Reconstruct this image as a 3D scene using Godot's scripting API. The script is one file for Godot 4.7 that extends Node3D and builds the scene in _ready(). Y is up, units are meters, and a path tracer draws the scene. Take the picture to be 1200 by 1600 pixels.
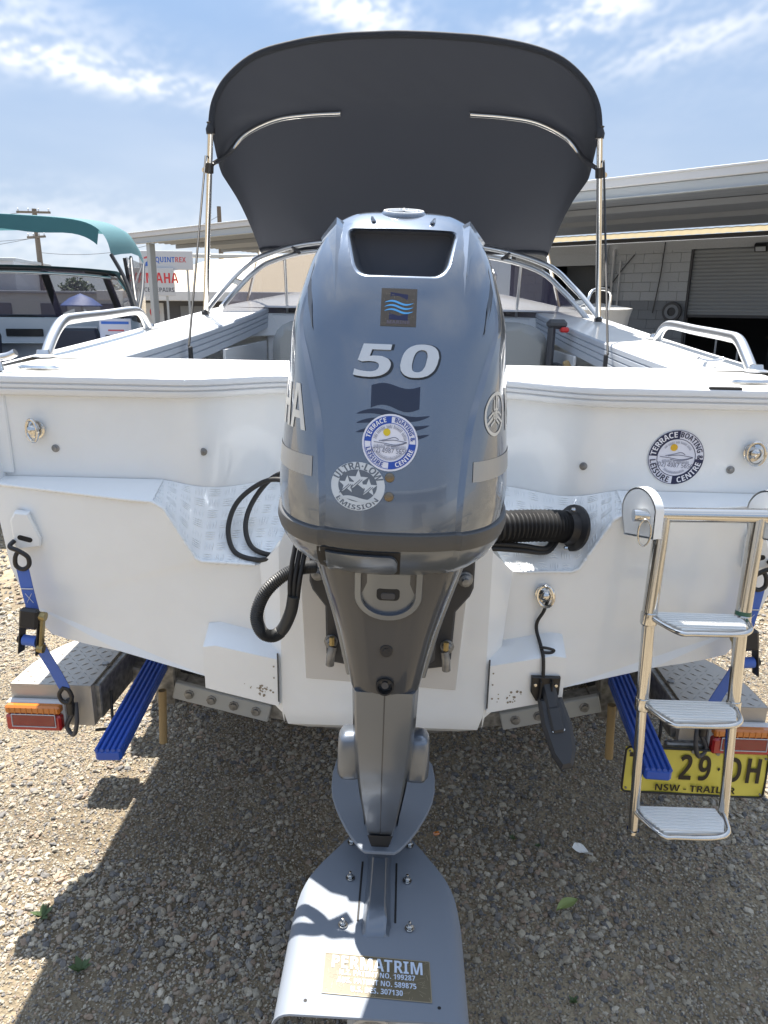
extends Node3D

const DEG := PI / 180.0
var BOAT := Transform3D(Basis(Vector3.UP, -1.75 * DEG) * Basis(Vector3.BACK, -0.4 * DEG), Vector3(0, 0, -1.65))
var MOTOR := BOAT * Transform3D(Basis(Vector3.BACK, -0.95 * DEG), Vector3(0, 0, 0.45))
var rng := RandomNumberGenerator.new()
var M := {}
var bold: SystemFont
var plainf: SystemFont
var serif: SystemFont


class G:
	var v := PackedVector3Array()
	var c := PackedColorArray()
	var u := PackedVector2Array()
	var col := Color.WHITE
	var xf := Transform3D()
	func t(a: Vector3, b: Vector3, d: Vector3) -> void:
		v.append(xf * a); v.append(xf * b); v.append(xf * d)
		c.append(col); c.append(col); c.append(col)
	func q(a: Vector3, b: Vector3, d: Vector3, e: Vector3) -> void:
		t(a, b, d); t(a, d, e)
	func box(at: Vector3, s: Vector3, bv := 0.003, b := Basis()) -> void:
		var keep := xf
		xf = xf * Transform3D(b, at)
		var h := s * 0.5
		bv = minf(bv, minf(h.x, minf(h.y, h.z)) * 0.9)
		var i := h - Vector3.ONE * bv
		for ax in 3:
			var a1 := (ax + 1) % 3
			var a2 := (ax + 2) % 3
			for sg in [-1.0, 1.0]:
				var f: Array[Vector3] = []
				for k in [[-1, -1], [1, -1], [1, 1], [-1, 1]]:
					var p := Vector3.ZERO
					p[ax] = sg * h[ax]; p[a1] = k[0] * i[a1]; p[a2] = k[1] * i[a2]
					f.append(p)
				if sg > 0: q(f[0], f[1], f[2], f[3])
				else: q(f[3], f[2], f[1], f[0])
		for ax in 3:
			var a1 := (ax + 1) % 3
			var a2 := (ax + 2) % 3
			for s1 in [-1.0, 1.0]:
				for s2 in [-1.0, 1.0]:
					var p1 := Vector3.ZERO; var p2 := Vector3.ZERO
					p1[a1] = s1 * h[a1]; p1[a2] = s2 * i[a2]
					p2[a1] = s1 * i[a1]; p2[a2] = s2 * h[a2]
					var lo := Vector3.ZERO; lo[ax] = -i[ax]
					var hi := Vector3.ZERO; hi[ax] = i[ax]
					if s1 * s2 > 0: q(p1 + lo, p2 + lo, p2 + hi, p1 + hi)
					else: q(p1 + hi, p2 + hi, p2 + lo, p1 + lo)
		for s1 in [-1.0, 1.0]:
			for s2 in [-1.0, 1.0]:
				for s3 in [-1.0, 1.0]:
					var a := Vector3(s1 * h.x, s2 * i.y, s3 * i.z)
					var d := Vector3(s1 * i.x, s2 * h.y, s3 * i.z)
					var e := Vector3(s1 * i.x, s2 * i.y, s3 * h.z)
					if s1 * s2 * s3 > 0: t(a, d, e)
					else: t(a, e, d)
		xf = keep
	func beam(a: Vector3, b: Vector3, w: float, h: float, bv := 0.003, up := Vector3.UP) -> void:
		var d := b - a
		var z := d.normalized()
		var x := up.cross(z).normalized()
		box((a + b) * 0.5, Vector3(w, h, d.length()), bv, Basis(x, z.cross(x), z))
	func tube(p: PackedVector3Array, r: float, n := 12, rs := PackedFloat32Array(), cap := true) -> void:
		var prev := PackedVector3Array()
		var nrm := Vector3.ZERO
		for i in p.size():
			var d := (p[mini(i + 1, p.size() - 1)] - p[maxi(i - 1, 0)]).normalized()
			if nrm == Vector3.ZERO:
				nrm = d.cross(Vector3.UP if absf(d.y) < 0.9 else Vector3.RIGHT).normalized()
			nrm = (nrm - d * nrm.dot(d)).normalized()
			var bn := d.cross(nrm)
			var rr := rs[i] if rs.size() else r
			var ring := PackedVector3Array()
			for k in n:
				var a := TAU * k / n
				ring.append(p[i] + (nrm * cos(a) + bn * sin(a)) * rr)
			if i:
				for k in n:
					q(prev[k], prev[(k + 1) % n], ring[(k + 1) % n], ring[k])
			if cap and (i == 0 or i == p.size() - 1):
				for k in range(1, n - 1):
					if i == 0: t(ring[0], ring[k + 1], ring[k])
					else: t(ring[0], ring[k], ring[k + 1])
			prev = ring
	func lathe(prof: PackedVector2Array, n := 24) -> void:  # (radius, height) round y, from bottom up
		for i in prof.size() - 1:
			for k in n:
				var a := TAU * k / n
				var b := TAU * (k + 1) / n
				var p0 := prof[i]; var p1 := prof[i + 1]
				var A := Vector3(p0.x * cos(a), p0.y, -p0.x * sin(a)); var B := Vector3(p0.x * cos(b), p0.y, -p0.x * sin(b))
				var C := Vector3(p1.x * cos(b), p1.y, -p1.x * sin(b)); var D := Vector3(p1.x * cos(a), p1.y, -p1.x * sin(a))
				if p0.x > 1e-6: t(A, B, C)
				if p1.x > 1e-6: t(A, C, D)
	func loft(rings: Array, cap0 := true, cap1 := true) -> void:  # rings run anticlockwise seen from the end they lead to
		for i in rings.size() - 1:
			var a: PackedVector3Array = rings[i]
			var b: PackedVector3Array = rings[i + 1]
			var n := a.size()
			for k in n:
				q(a[k], a[(k + 1) % n], b[(k + 1) % n], b[k])
		for e in 2:
			if (e == 0 and not cap0) or (e == 1 and not cap1): continue
			var r: PackedVector3Array = rings[0] if e == 0 else rings[-1]
			var m := Vector3.ZERO
			for p in r: m += p
			m /= r.size()
			for k in r.size():
				if e == 0: t(m, r[(k + 1) % r.size()], r[k])
				else: t(m, r[k], r[(k + 1) % r.size()])
	func strip(a: PackedVector3Array, b: PackedVector3Array) -> void:
		for k in a.size() - 1: q(a[k], a[k + 1], b[k + 1], b[k])
	func prism(poly: PackedVector2Array, z0: float, z1: float, bv := 0.0) -> void:
		if Geometry2D.is_polygon_clockwise(poly): poly.reverse()
		var top := poly
		var n := poly.size()
		if bv > 0.0:
			top = PackedVector2Array()
			for k in n:
				var d0 := (poly[k] - poly[(k + n - 1) % n]).normalized()
				var d1 := (poly[(k + 1) % n] - poly[k]).normalized()
				var nn := Vector2(-d0.y - d1.y, d0.x + d1.x).normalized()
				top.append(poly[k] + nn * bv / maxf(0.5, nn.dot(Vector2(-d0.y, d0.x))))
		var mid := z1 - bv
		for k in n:
			var a := poly[k]; var b := poly[(k + 1) % n]
			q(Vector3(a.x, a.y, z0), Vector3(b.x, b.y, z0), Vector3(b.x, b.y, mid), Vector3(a.x, a.y, mid))
			if bv > 0.0:
				var a2 := top[k]; var b2 := top[(k + 1) % n]
				q(Vector3(a.x, a.y, mid), Vector3(b.x, b.y, mid), Vector3(b2.x, b2.y, z1), Vector3(a2.x, a2.y, z1))
		var ix := Geometry2D.triangulate_polygon(top)
		for k in range(0, ix.size(), 3):
			var a := top[ix[k]]; var b := top[ix[k + 1]]; var d := top[ix[k + 2]]
			if (b - a).cross(d - a) < 0:
				var e := b; b = d; d = e
			t(Vector3(a.x, a.y, z1), Vector3(b.x, b.y, z1), Vector3(d.x, d.y, z1))
			t(Vector3(a.x, a.y, z0), Vector3(d.x, d.y, z0), Vector3(b.x, b.y, z0))
	func flat(poly: PackedVector2Array, f: Callable) -> void:  # a flat shape laid on a surface by f(x, y)
		var ix := Geometry2D.triangulate_polygon(poly)
		for k in range(0, ix.size(), 3):
			var a := poly[ix[k]]; var b := poly[ix[k + 1]]; var d := poly[ix[k + 2]]
			if (b - a).cross(d - a) < 0:
				var e := b; b = d; d = e
			t(f.call(a.x, a.y), f.call(b.x, b.y), f.call(d.x, d.y))
	func sector(at: Vector2, r0: float, r1: float, a0: float, a1: float, f: Callable, n := 24, rad := 1, asp := 1.0) -> void:
		for i in n:
			for j in rad:
				var b0 := lerpf(a0, a1, float(i) / n); var b1 := lerpf(a0, a1, float(i + 1) / n)
				var s0 := lerpf(r0, r1, float(j) / rad); var s1 := lerpf(r0, r1, float(j + 1) / rad)
				var P := [[s0, b0], [s1, b0], [s1, b1], [s0, b1]].map(func(k): return f.call(at.x + k[0] * cos(k[1]), at.y + k[0] * asp * sin(k[1])))
				if s0 > 1e-6: q(P[0], P[1], P[2], P[3])
				else: t(P[0], P[1], P[2])
	func grid(nu: int, nv: int, f: Callable) -> void:
		var row := PackedVector3Array()
		for j in nv + 1:
			var nxt := PackedVector3Array()
			for i in nu + 1: nxt.append(f.call(float(i) / nu, float(j) / nv))
			if j:
				for i in nu: q(row[i], row[i + 1], nxt[i + 1], nxt[i])
			row = nxt
	func mesh(deg := 35.0) -> ArrayMesh:
		var cnt := v.size() / 3
		var fn := PackedVector3Array()
		var at := {}
		var keys: Array[Vector3i] = []
		for i in cnt:
			var w := (v[i * 3 + 1] - v[i * 3]).cross(v[i * 3 + 2] - v[i * 3])
			fn.append(w)
			for k in 3:
				var p := v[i * 3 + k] * 20000.0
				var key := Vector3i(roundi(p.x), roundi(p.y), roundi(p.z))
				keys.append(key)
				if deg > 0:
					if at.has(key): at[key].append(i)
					else: at[key] = PackedInt32Array([i])
		var lim := cos(deg * PI / 180.0)
		var nn := PackedVector3Array(); nn.resize(cnt * 3)
		var vv := PackedVector3Array(); vv.resize(cnt * 3)
		var cc := PackedColorArray(); cc.resize(cnt * 3)
		var unit := PackedVector3Array()
		for w in fn: unit.append(w.normalized())
		for i in cnt:
			for k in 3:
				var s := fn[i]
				if deg > 0:
					var own := unit[i]
					s = Vector3.ZERO
					for j in at[keys[i * 3 + k]]:
						if unit[j].dot(own) >= lim: s += fn[j]
				var o := i * 3 + (0 if k == 0 else 3 - k)
				nn[o] = s.normalized() if s.length_squared() > 1e-24 else Vector3.UP
				vv[o] = v[i * 3 + k]
				cc[o] = c[i * 3 + k]
		var arr := []
		arr.resize(Mesh.ARRAY_MAX)
		arr[Mesh.ARRAY_VERTEX] = vv; arr[Mesh.ARRAY_NORMAL] = nn; arr[Mesh.ARRAY_COLOR] = cc
		if u.size() == cnt * 3:
			var uu := PackedVector2Array(); uu.resize(cnt * 3)
			for i in cnt:
				for k in 3: uu[i * 3 + (0 if k == 0 else 3 - k)] = u[i * 3 + k]
			arr[Mesh.ARRAY_TEX_UV] = uu
		var am := ArrayMesh.new()
		am.add_surface_from_arrays(Mesh.PRIMITIVE_TRIANGLES, arr)
		return am


func part(called: String, g: G, mat: Material, parent: Node, deg := 35.0) -> MeshInstance3D:
	var o := MeshInstance3D.new()
	o.name = called
	o.mesh = g.mesh(deg)
	o.material_override = null
	o.mesh.surface_set_material(0, mat)
	parent.add_child(o, true)
	return o

func thing(called: String, label: String, category: String, xf: Transform3D, group := "") -> Node3D:
	var o := Node3D.new()
	o.name = called
	add_child(o, true)
	o.transform = xf
	tag(o, label, category, group)
	return o

func tag(o: Node, label: String, category: String, group := "") -> void:
	o.set_meta("label", label)
	if category: o.set_meta("category", category)
	if group: o.set_meta("group", group)

func V(a: Array) -> PackedVector3Array:
	var p := PackedVector3Array()
	for i in range(0, a.size(), 3): p.append(Vector3(a[i], a[i + 1], a[i + 2]))
	return p

func P2(a: Array) -> PackedVector2Array:
	var p := PackedVector2Array()
	for i in range(0, a.size(), 2): p.append(Vector2(a[i], a[i + 1]))
	return p

func curve(p: PackedVector3Array, n := 6, closed := false) -> PackedVector3Array:  # smooth line through points
	var o := PackedVector3Array()
	var m := p.size()
	for i in (m if closed else m - 1):
		var a := p[(i + m - 1) % m] if closed or i > 0 else p[0]
		var b := p[i]
		var d := p[(i + 1) % m]
		var e := p[(i + 2) % m] if closed or i < m - 2 else p[m - 1]
		for k in n: o.append(b.cubic_interpolate(d, a, e, float(k) / n))
	if not closed: o.append(p[m - 1])
	return o

func rrect(w: float, h: float, r: float, n := 5, at := Vector2.ZERO) -> PackedVector2Array:
	var p := PackedVector2Array()
	for k in 4:
		var cx: float = [1, -1, -1, 1][k] * (w / 2 - r)
		var cy: float = [1, 1, -1, -1][k] * (h / 2 - r)
		for i in n + 1:
			var a := (k + float(i) / n) * PI / 2
			p.append(at + Vector2(cx + cos(a) * r, cy + sin(a) * r))
	return p

func disc(r: float, n := 24, at := Vector2.ZERO, asp := 1.0) -> PackedVector2Array:
	var p := PackedVector2Array()
	for i in n: p.append(at + Vector2(cos(TAU * i / n) * r, sin(TAU * i / n) * r * asp))
	return p

func text(g: G, s: String, h: float, font: Font, f: Callable, sx := 1.0, depth := 0.0, align := HORIZONTAL_ALIGNMENT_CENTER) -> void:  # lettering laid on a surface by f(x, y), or f(x, y, z) with a depth
	var tm := TextMesh.new()
	tm.text = s
	tm.font = font
	tm.font_size = 64
	tm.pixel_size = h / 46.0
	tm.depth = maxf(depth, 0.001)
	tm.curve_step = 3.0
	tm.horizontal_alignment = align
	var a := tm.get_mesh_arrays()
	var vv: PackedVector3Array = a[Mesh.ARRAY_VERTEX]
	var nn: PackedVector3Array = a[Mesh.ARRAY_NORMAL]
	var ix: PackedInt32Array = a[Mesh.ARRAY_INDEX] if a[Mesh.ARRAY_INDEX] != null else PackedInt32Array(range(vv.size()))
	for k in range(0, ix.size(), 3):
		if depth == 0.0 and nn[ix[k]].z < 0.5: continue
		var q := []
		for j in [0, 2, 1]:
			var p := vv[ix[k + j]]
			q.append(f.call(p.x * sx, p.y) if depth == 0.0 else f.call(p.x * sx, p.y, p.z))
		g.t(q[0], q[1], q[2])

func on_arc(f: Callable, at: Vector2, r: float, mid: float, inward := false, asp := 1.0) -> Callable:  # text bent round a circle
	return func(x: float, y: float) -> Vector3:
		var a := mid + x / r if inward else mid - x / r
		var rr := r - y if inward else r + y
		return f.call(at.x + rr * cos(a), at.y + rr * asp * sin(a))

func ring(y: float, hw: float, zr: float, zf: float, n := 3.0, seg := 40) -> PackedVector3Array:
	var o := PackedVector3Array()
	for k in seg:
		var a := TAU * k / seg
		var s := sin(a); var c := cos(a)
		o.append(Vector3(hw * signf(s) * pow(absf(s), 2 / n), y, (zr + zf) / 2 + (zr - zf) / 2 * signf(c) * pow(absf(c), 2 / n)))
	return o

func lin(r: float, g: float, b: float) -> Color:
	return Color(r, g, b).linear_to_srgb()

func mat(called: String, c: Color, rough := 0.5, metal := 0.0, coat := 0.0) -> StandardMaterial3D:
	var m := StandardMaterial3D.new()
	m.resource_name = called
	m.albedo_color = c
	m.roughness = rough
	m.metallic = metal
	if coat > 0:
		m.clearcoat_enabled = true
		m.clearcoat = coat
		m.clearcoat_roughness = 0.04
	M[called] = m
	return m

func noise(freq: float, kind := FastNoiseLite.TYPE_SIMPLEX_SMOOTH, oct := 4, sd := 1) -> FastNoiseLite:
	var n := FastNoiseLite.new()
	n.noise_type = kind
	n.frequency = freq
	n.seed = sd
	n.fractal_octaves = oct
	return n

func ntex(n: FastNoiseLite, lo: Color, hi: Color, size := 512, mid = null) -> NoiseTexture2D:
	var t := NoiseTexture2D.new()
	t.width = size; t.height = size
	t.seamless = true
	t.noise = n
	var r := Gradient.new()
	r.set_color(0, lo); r.set_color(1, hi)
	if mid != null: r.add_point(0.5, mid)
	t.color_ramp = r
	return t

func tri(m: StandardMaterial3D, tex: Texture2D, scale: float, world := false) -> StandardMaterial3D:
	m.albedo_texture = tex
	m.uv1_triplanar = true
	m.uv1_world_triplanar = world
	m.uv1_scale = Vector3.ONE * scale
	return m

func relief(m: StandardMaterial3D, tex: Texture2D, cm: float, scale: float, world := false) -> void:
	m.heightmap_enabled = true
	m.heightmap_texture = tex
	m.heightmap_scale = cm
	m.uv1_triplanar = true
	m.uv1_world_triplanar = world
	m.uv1_scale = Vector3.ONE * scale


func _ready() -> void:
	rng.seed = 7
	var cam := Camera3D.new()
	cam.name = "camera"
	cam.fov = rad_to_deg(2 * atan(800.0 / 1120.0))
	cam.near = 0.05
	cam.far = 2000
	cam.position = Vector3(0, 1.55, 0)
	cam.rotation_degrees = Vector3(-15.9, 0, 0.6)
	add_child(cam)
	cam.current = true
	var we := WorldEnvironment.new()
	we.name = "world_environment"
	var e := Environment.new()
	e.background_mode = Environment.BG_SKY
	e.sky = Sky.new()
	var pano := PanoramaSkyMaterial.new()
	pano.panorama = make_sky()
	e.sky.sky_material = pano
	e.tonemap_mode = Environment.TONE_MAPPER_LINEAR
	e.tonemap_exposure = 2.8
	e.background_energy_multiplier = 1.0
	e.sdfgi_enabled = true
	e.ssao_enabled = true
	e.ssil_enabled = true
	we.environment = e
	add_child(we)
	var sun := DirectionalLight3D.new()
	sun.name = "sun"
	sun.light_energy = 1.6
	sun.light_color = Color(1, 0.97, 0.925)
	sun.light_angular_distance = 0.5
	sun.shadow_enabled = true
	add_child(sun)
	sun.look_at_from_position(Vector3.ZERO, -Vector3(-0.14, 1, -0.46))
	bold = SystemFont.new(); bold.font_names = ["Droid Sans"]; bold.font_weight = 700
	plainf = SystemFont.new(); plainf.font_names = ["Droid Sans"]
	serif = SystemFont.new(); serif.font_names = ["Droid Serif"]; serif.font_weight = 700
	materials()
	build_ground()
	build_workshop()
	build_background()
	build_boat()
	build_neighbour()
	build_trailer()
	build_motor()
	build_canopy()
	build_fittings()
	build_details()


func make_sky() -> ImageTexture:
	var w := 2048
	var h := 1024
	var im := Image.create(w, h, false, Image.FORMAT_RGBF)
	var n1 := noise(1.0, FastNoiseLite.TYPE_SIMPLEX_SMOOTH, 5, 3)
	var n2 := noise(1.0, FastNoiseLite.TYPE_SIMPLEX_SMOOTH, 4, 11)
	# wisps: azimuth, elevation, half length, half width, tilt, strength
	var wisps := [[-20.0, 14.7, 11.0, 0.8, -0.12, 1.25], [-33.0, 17.5, 12.0, 2.0, -0.1, 0.8], [-2.5, 19.3, 4.0, 1.6, -0.2, 1.0], [14.0, 18.8, 7.0, 1.6, 0.25, 0.8], [20.0, 16.5, 5.0, 1.0, 0.2, 0.5], [-25.0, 5.0, 18.0, 2.4, -0.08, 0.35], [60.0, 30.0, 25.0, 5.0, 0.3, 0.8], [140.0, 35.0, 40.0, 7.0, 0.2, 0.8], [-110.0, 40.0, 45.0, 6.0, -0.2, 0.8], [-160.0, 22.0, 30.0, 4.0, 0.1, 0.7], [95.0, 55.0, 60.0, 6.0, 0.1, 0.6]]
	for j in h:
		var el := 90.0 - (j + 0.5) / h * 180.0
		for i in w:
			if el < -0.5:
				im.set_pixel(i, j, Color(0.3, 0.29, 0.27))
				continue
			var az := fposmod((i + 0.5) / w * 360.0 + 180.0, 360.0) - 180.0
			var s := sin(maxf(el, 0.0) * DEG)
			var k := pow(1.0 - s, 5.0)
			var c := Color(0.096, 0.166, 0.29).lerp(Color(0.272, 0.303, 0.325), k)
			var d := Vector3(cos(el * DEG) * sin(az * DEG), s, -cos(el * DEG) * cos(az * DEG))
			var veil := clampf(0.5 + 0.55 * n2.get_noise_3d(d.x * 1.6, s * 4.0, d.z * 1.6), 0, 1) * (0.26 + 0.6 * smoothstep(21.0, 48.0, el))
			var f := 0.5 + 0.5 * n1.get_noise_3d(d.x * 7.0 + s * 3.0, s * 26.0, d.z * 7.0)
			var fine := 0.5 + 0.5 * n1.get_noise_3d(d.x * 38.0 + s * 14.0, s * 120.0 - d.x * 34.0, d.z * 38.0)
			var cl := veil * (0.6 + 0.6 * f)
			for q in wisps:
				var da := fposmod(az - q[0] + 180.0, 360.0) - 180.0
				if absf(da) > q[2] * 2.2: continue
				var de: float = el - q[1] - da * q[4]
				var m: float = exp(-da * da / (q[2] * q[2]) - de * de / (q[3] * q[3] * (0.5 + f)))
				cl += q[5] * m * (0.16 + 1.15 * smoothstep(0.36, 0.68, f * 0.45 + fine * 0.55))
			c = c.lerp(Color(0.4, 0.41, 0.425), clampf(cl, 0, 0.92))
			# brighter air round the sun, which stands high and ahead
			var sd := maxf(0.0, d.dot(Vector3(-0.14, 1, -0.43).normalized()))
			c = c * (1.0 + 1.6 * pow(sd, 8.0))
			im.set_pixel(i, j, c)
	return ImageTexture.create_from_image(im)


func materials() -> void:
	var speck := ntex(noise(0.05, FastNoiseLite.TYPE_SIMPLEX_SMOOTH, 5, 5), Color(0.93, 0.93, 0.93), Color(1, 1, 1), 512)
	var smudge := ntex(noise(0.012, FastNoiseLite.TYPE_SIMPLEX_SMOOTH, 5, 8), Color(0.988, 0.987, 0.985), Color(1, 1, 1), 512)
	var bump := ntex(noise(0.03, FastNoiseLite.TYPE_SIMPLEX_SMOOTH, 3, 9), Color(0, 0, 0), Color(1, 1, 1), 512)
	var grain := ntex(noise(0.35, FastNoiseLite.TYPE_SIMPLEX_SMOOTH, 2, 2), Color(0.2, 0.2, 0.2), Color(1, 1, 1), 512)
	M.grain = grain
	var m := mat("white_paint", lin(0.835, 0.865, 0.885), 0.32, 0.0, 0.5)
	tri(m, smudge, 1.6)
	m.clearcoat_roughness = 0.07
	mat("deck_paint", lin(0.82, 0.82, 0.80), 0.28, 0.0, 0.6)
	M.deck_paint.clearcoat_roughness = 0.1
	m = mat("rim_paint", lin(0.74, 0.76, 0.78), 0.4, 0.0, 0.3)
	m = mat("cowl_paint", lin(0.155, 0.185, 0.235), 0.23, 0.7, 1.0)
	M.cowl_paint.clearcoat_roughness = 0.03
	m = mat("dark_gloss", lin(0.058, 0.064, 0.076), 0.3, 0.15, 0.7)
	m.metallic_specular = 0.3
	m.clearcoat_roughness = 0.05
	m = mat("leg_paint", lin(0.15, 0.175, 0.215), 0.33, 0.6, 0.8)
	m.clearcoat_roughness = 0.12
	m = mat("plate_paint", lin(0.165, 0.19, 0.23), 0.62)
	mat("seal_rubber", lin(0.06, 0.062, 0.065), 0.45)
	mat("black_plastic", lin(0.014, 0.014, 0.016), 0.42)
	mat("black_rubber", lin(0.02, 0.02, 0.021), 0.6)
	mat("void_black", lin(0.012, 0.012, 0.013), 0.7)
	mat("stainless", lin(0.62, 0.61, 0.59), 0.14, 1.0)
	m = mat("aluminium", lin(0.68, 0.69, 0.7), 0.33, 1.0)
	m = mat("galvanised", lin(0.42, 0.43, 0.44), 0.5, 0.75)
	tri(m, ntex(noise(0.03, FastNoiseLite.TYPE_CELLULAR, 2, 4), Color(0.62, 0.62, 0.62), Color(1, 1, 1)), 3.0)
	m = mat("cast_alloy", lin(0.6, 0.59, 0.57), 0.5, 0.1)
	mat("bright_steel", lin(0.58, 0.56, 0.52), 0.22, 1.0)
	m = mat("strap_web", lin(0.07, 0.15, 0.52), 0.7)
	m.rim_enabled = true; m.rim = 0.5
	relief(m, grain, 0.05, 60.0)
	mat("blue_poly", lin(0.015, 0.075, 0.4), 0.38)
	mat("print", Color.WHITE, 0.35)
	M.print.vertex_color_use_as_albedo = true
	mat("silver_print", Color.WHITE, 0.35, 0.25)
	M.silver_print.vertex_color_use_as_albedo = true
	mat("raised_silver", lin(0.62, 0.64, 0.66), 0.3, 0.45)
	m = mat("canvas", lin(0.018, 0.022, 0.031), 0.85)
	m.rim_enabled = true; m.rim = 0.15
	relief(m, ntex(noise(0.2, FastNoiseLite.TYPE_SIMPLEX, 2, 6), Color(0.3, 0.3, 0.3), Color(1, 1, 1)), 0.05, 14.0)
	m.backlight_enabled = true
	m.backlight = lin(0.008, 0.009, 0.012)
	m = mat("teal_canvas", lin(0.035, 0.13, 0.16), 0.8)
	m.backlight_enabled = true; m.backlight = lin(0.015, 0.06, 0.075)
	m = mat("tinted_glass", Color(0.38, 0.355, 0.43, 0.7), 0.03)
	m.transparency = BaseMaterial3D.TRANSPARENCY_ALPHA
	m = mat("clear_vinyl", Color(0.25, 0.25, 0.3, 0.45), 0.1)
	m.transparency = BaseMaterial3D.TRANSPARENCY_ALPHA
	mat("red_lens", lin(0.36, 0.012, 0.016), 0.12, 0.0, 0.8)
	mat("dark_red_lens", lin(0.2, 0.008, 0.012), 0.12, 0.0, 0.8)
	mat("amber_lens", lin(0.52, 0.16, 0.02), 0.12, 0.0, 0.8)
	mat("plate_yellow", lin(0.62, 0.55, 0.08), 0.35, 0.0, 0.4)
	m = mat("vinyl_grey", lin(0.24, 0.25, 0.25), 0.55)
	mat("navy_vinyl", lin(0.03, 0.035, 0.055), 0.5)
	mat("dark_grey", lin(0.05, 0.052, 0.06), 0.5)
	m = mat("carpet", lin(0.08, 0.085, 0.095), 0.95)
	m = mat("brass", lin(0.34, 0.27, 0.13), 0.4, 0.8)
	mat("bronze_screw", lin(0.2, 0.17, 0.13), 0.4, 0.8)
	mat("prop_paint", lin(0.6, 0.58, 0.54), 0.4, 0.1)
	m = mat("old_wood", lin(0.33, 0.24, 0.12), 0.7)
	mat("cream", lin(0.46, 0.38, 0.26), 0.7)
	mat("pale_wall", lin(0.55, 0.57, 0.6), 0.7)
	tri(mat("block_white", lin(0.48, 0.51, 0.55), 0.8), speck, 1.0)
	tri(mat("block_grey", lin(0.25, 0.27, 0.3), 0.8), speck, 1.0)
	mat("shutter_grey", lin(0.3, 0.32, 0.34), 0.55, 0.2)
	tri(mat("old_zinc", lin(0.43, 0.46, 0.48), 0.55, 0.3), smudge, 0.8)
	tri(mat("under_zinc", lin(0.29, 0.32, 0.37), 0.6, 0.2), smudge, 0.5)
	mat("concrete", lin(0.3, 0.3, 0.29), 0.9)
	mat("interior_dark", lin(0.1, 0.105, 0.12), 0.85)
	mat("pole_wood", lin(0.16, 0.13, 0.1), 0.85)
	mat("leaf_green", lin(0.05, 0.085, 0.03), 0.6)
	M.leaf_green.backlight_enabled = true
	M.leaf_green.backlight = lin(0.03, 0.05, 0.015)
	mat("leaf_pale", lin(0.24, 0.3, 0.1), 0.6)
	mat("red_paint", lin(0.5, 0.02, 0.02), 0.4)
	mat("blue_tarp", lin(0.04, 0.09, 0.3), 0.6)
	m = mat("aluminium_dull", lin(0.42, 0.4, 0.37), 0.5, 0.4)
	tri(m, smudge, 5.0)
	mat("coaming_grey", lin(0.5, 0.54, 0.6), 0.45, 0.1)
	mat("screen_navy", lin(0.07, 0.078, 0.1), 0.4, 0.3)
	mat("conduit_grey", lin(0.032, 0.034, 0.036), 0.5)
	mat("dark_plastic", lin(0.035, 0.037, 0.042), 0.5)


func pebble(sd: int) -> ArrayMesh:
	var n := noise(0.9, FastNoiseLite.TYPE_SIMPLEX, 2, sd)
	var g := G.new()
	var f := func(a: float, b: float) -> Vector3:
		var th := a * TAU
		var ph := (b - 0.5) * PI
		var d := Vector3(cos(ph) * cos(th), sin(ph), -cos(ph) * sin(th))
		d = d.sign() * Vector3(pow(absf(d.x), 0.8), pow(absf(d.y), 0.8), pow(absf(d.z), 0.8))
		return d * Vector3(1, 0.62, 0.8) * (0.5 + 0.24 * n.get_noise_3dv(d * 1.3 + Vector3(sd * 9, 0, 0)))
	g.grid(7, 5, func(a, b): return f.call(fposmod(a, 1.0), b))
	return g.mesh(24)


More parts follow.
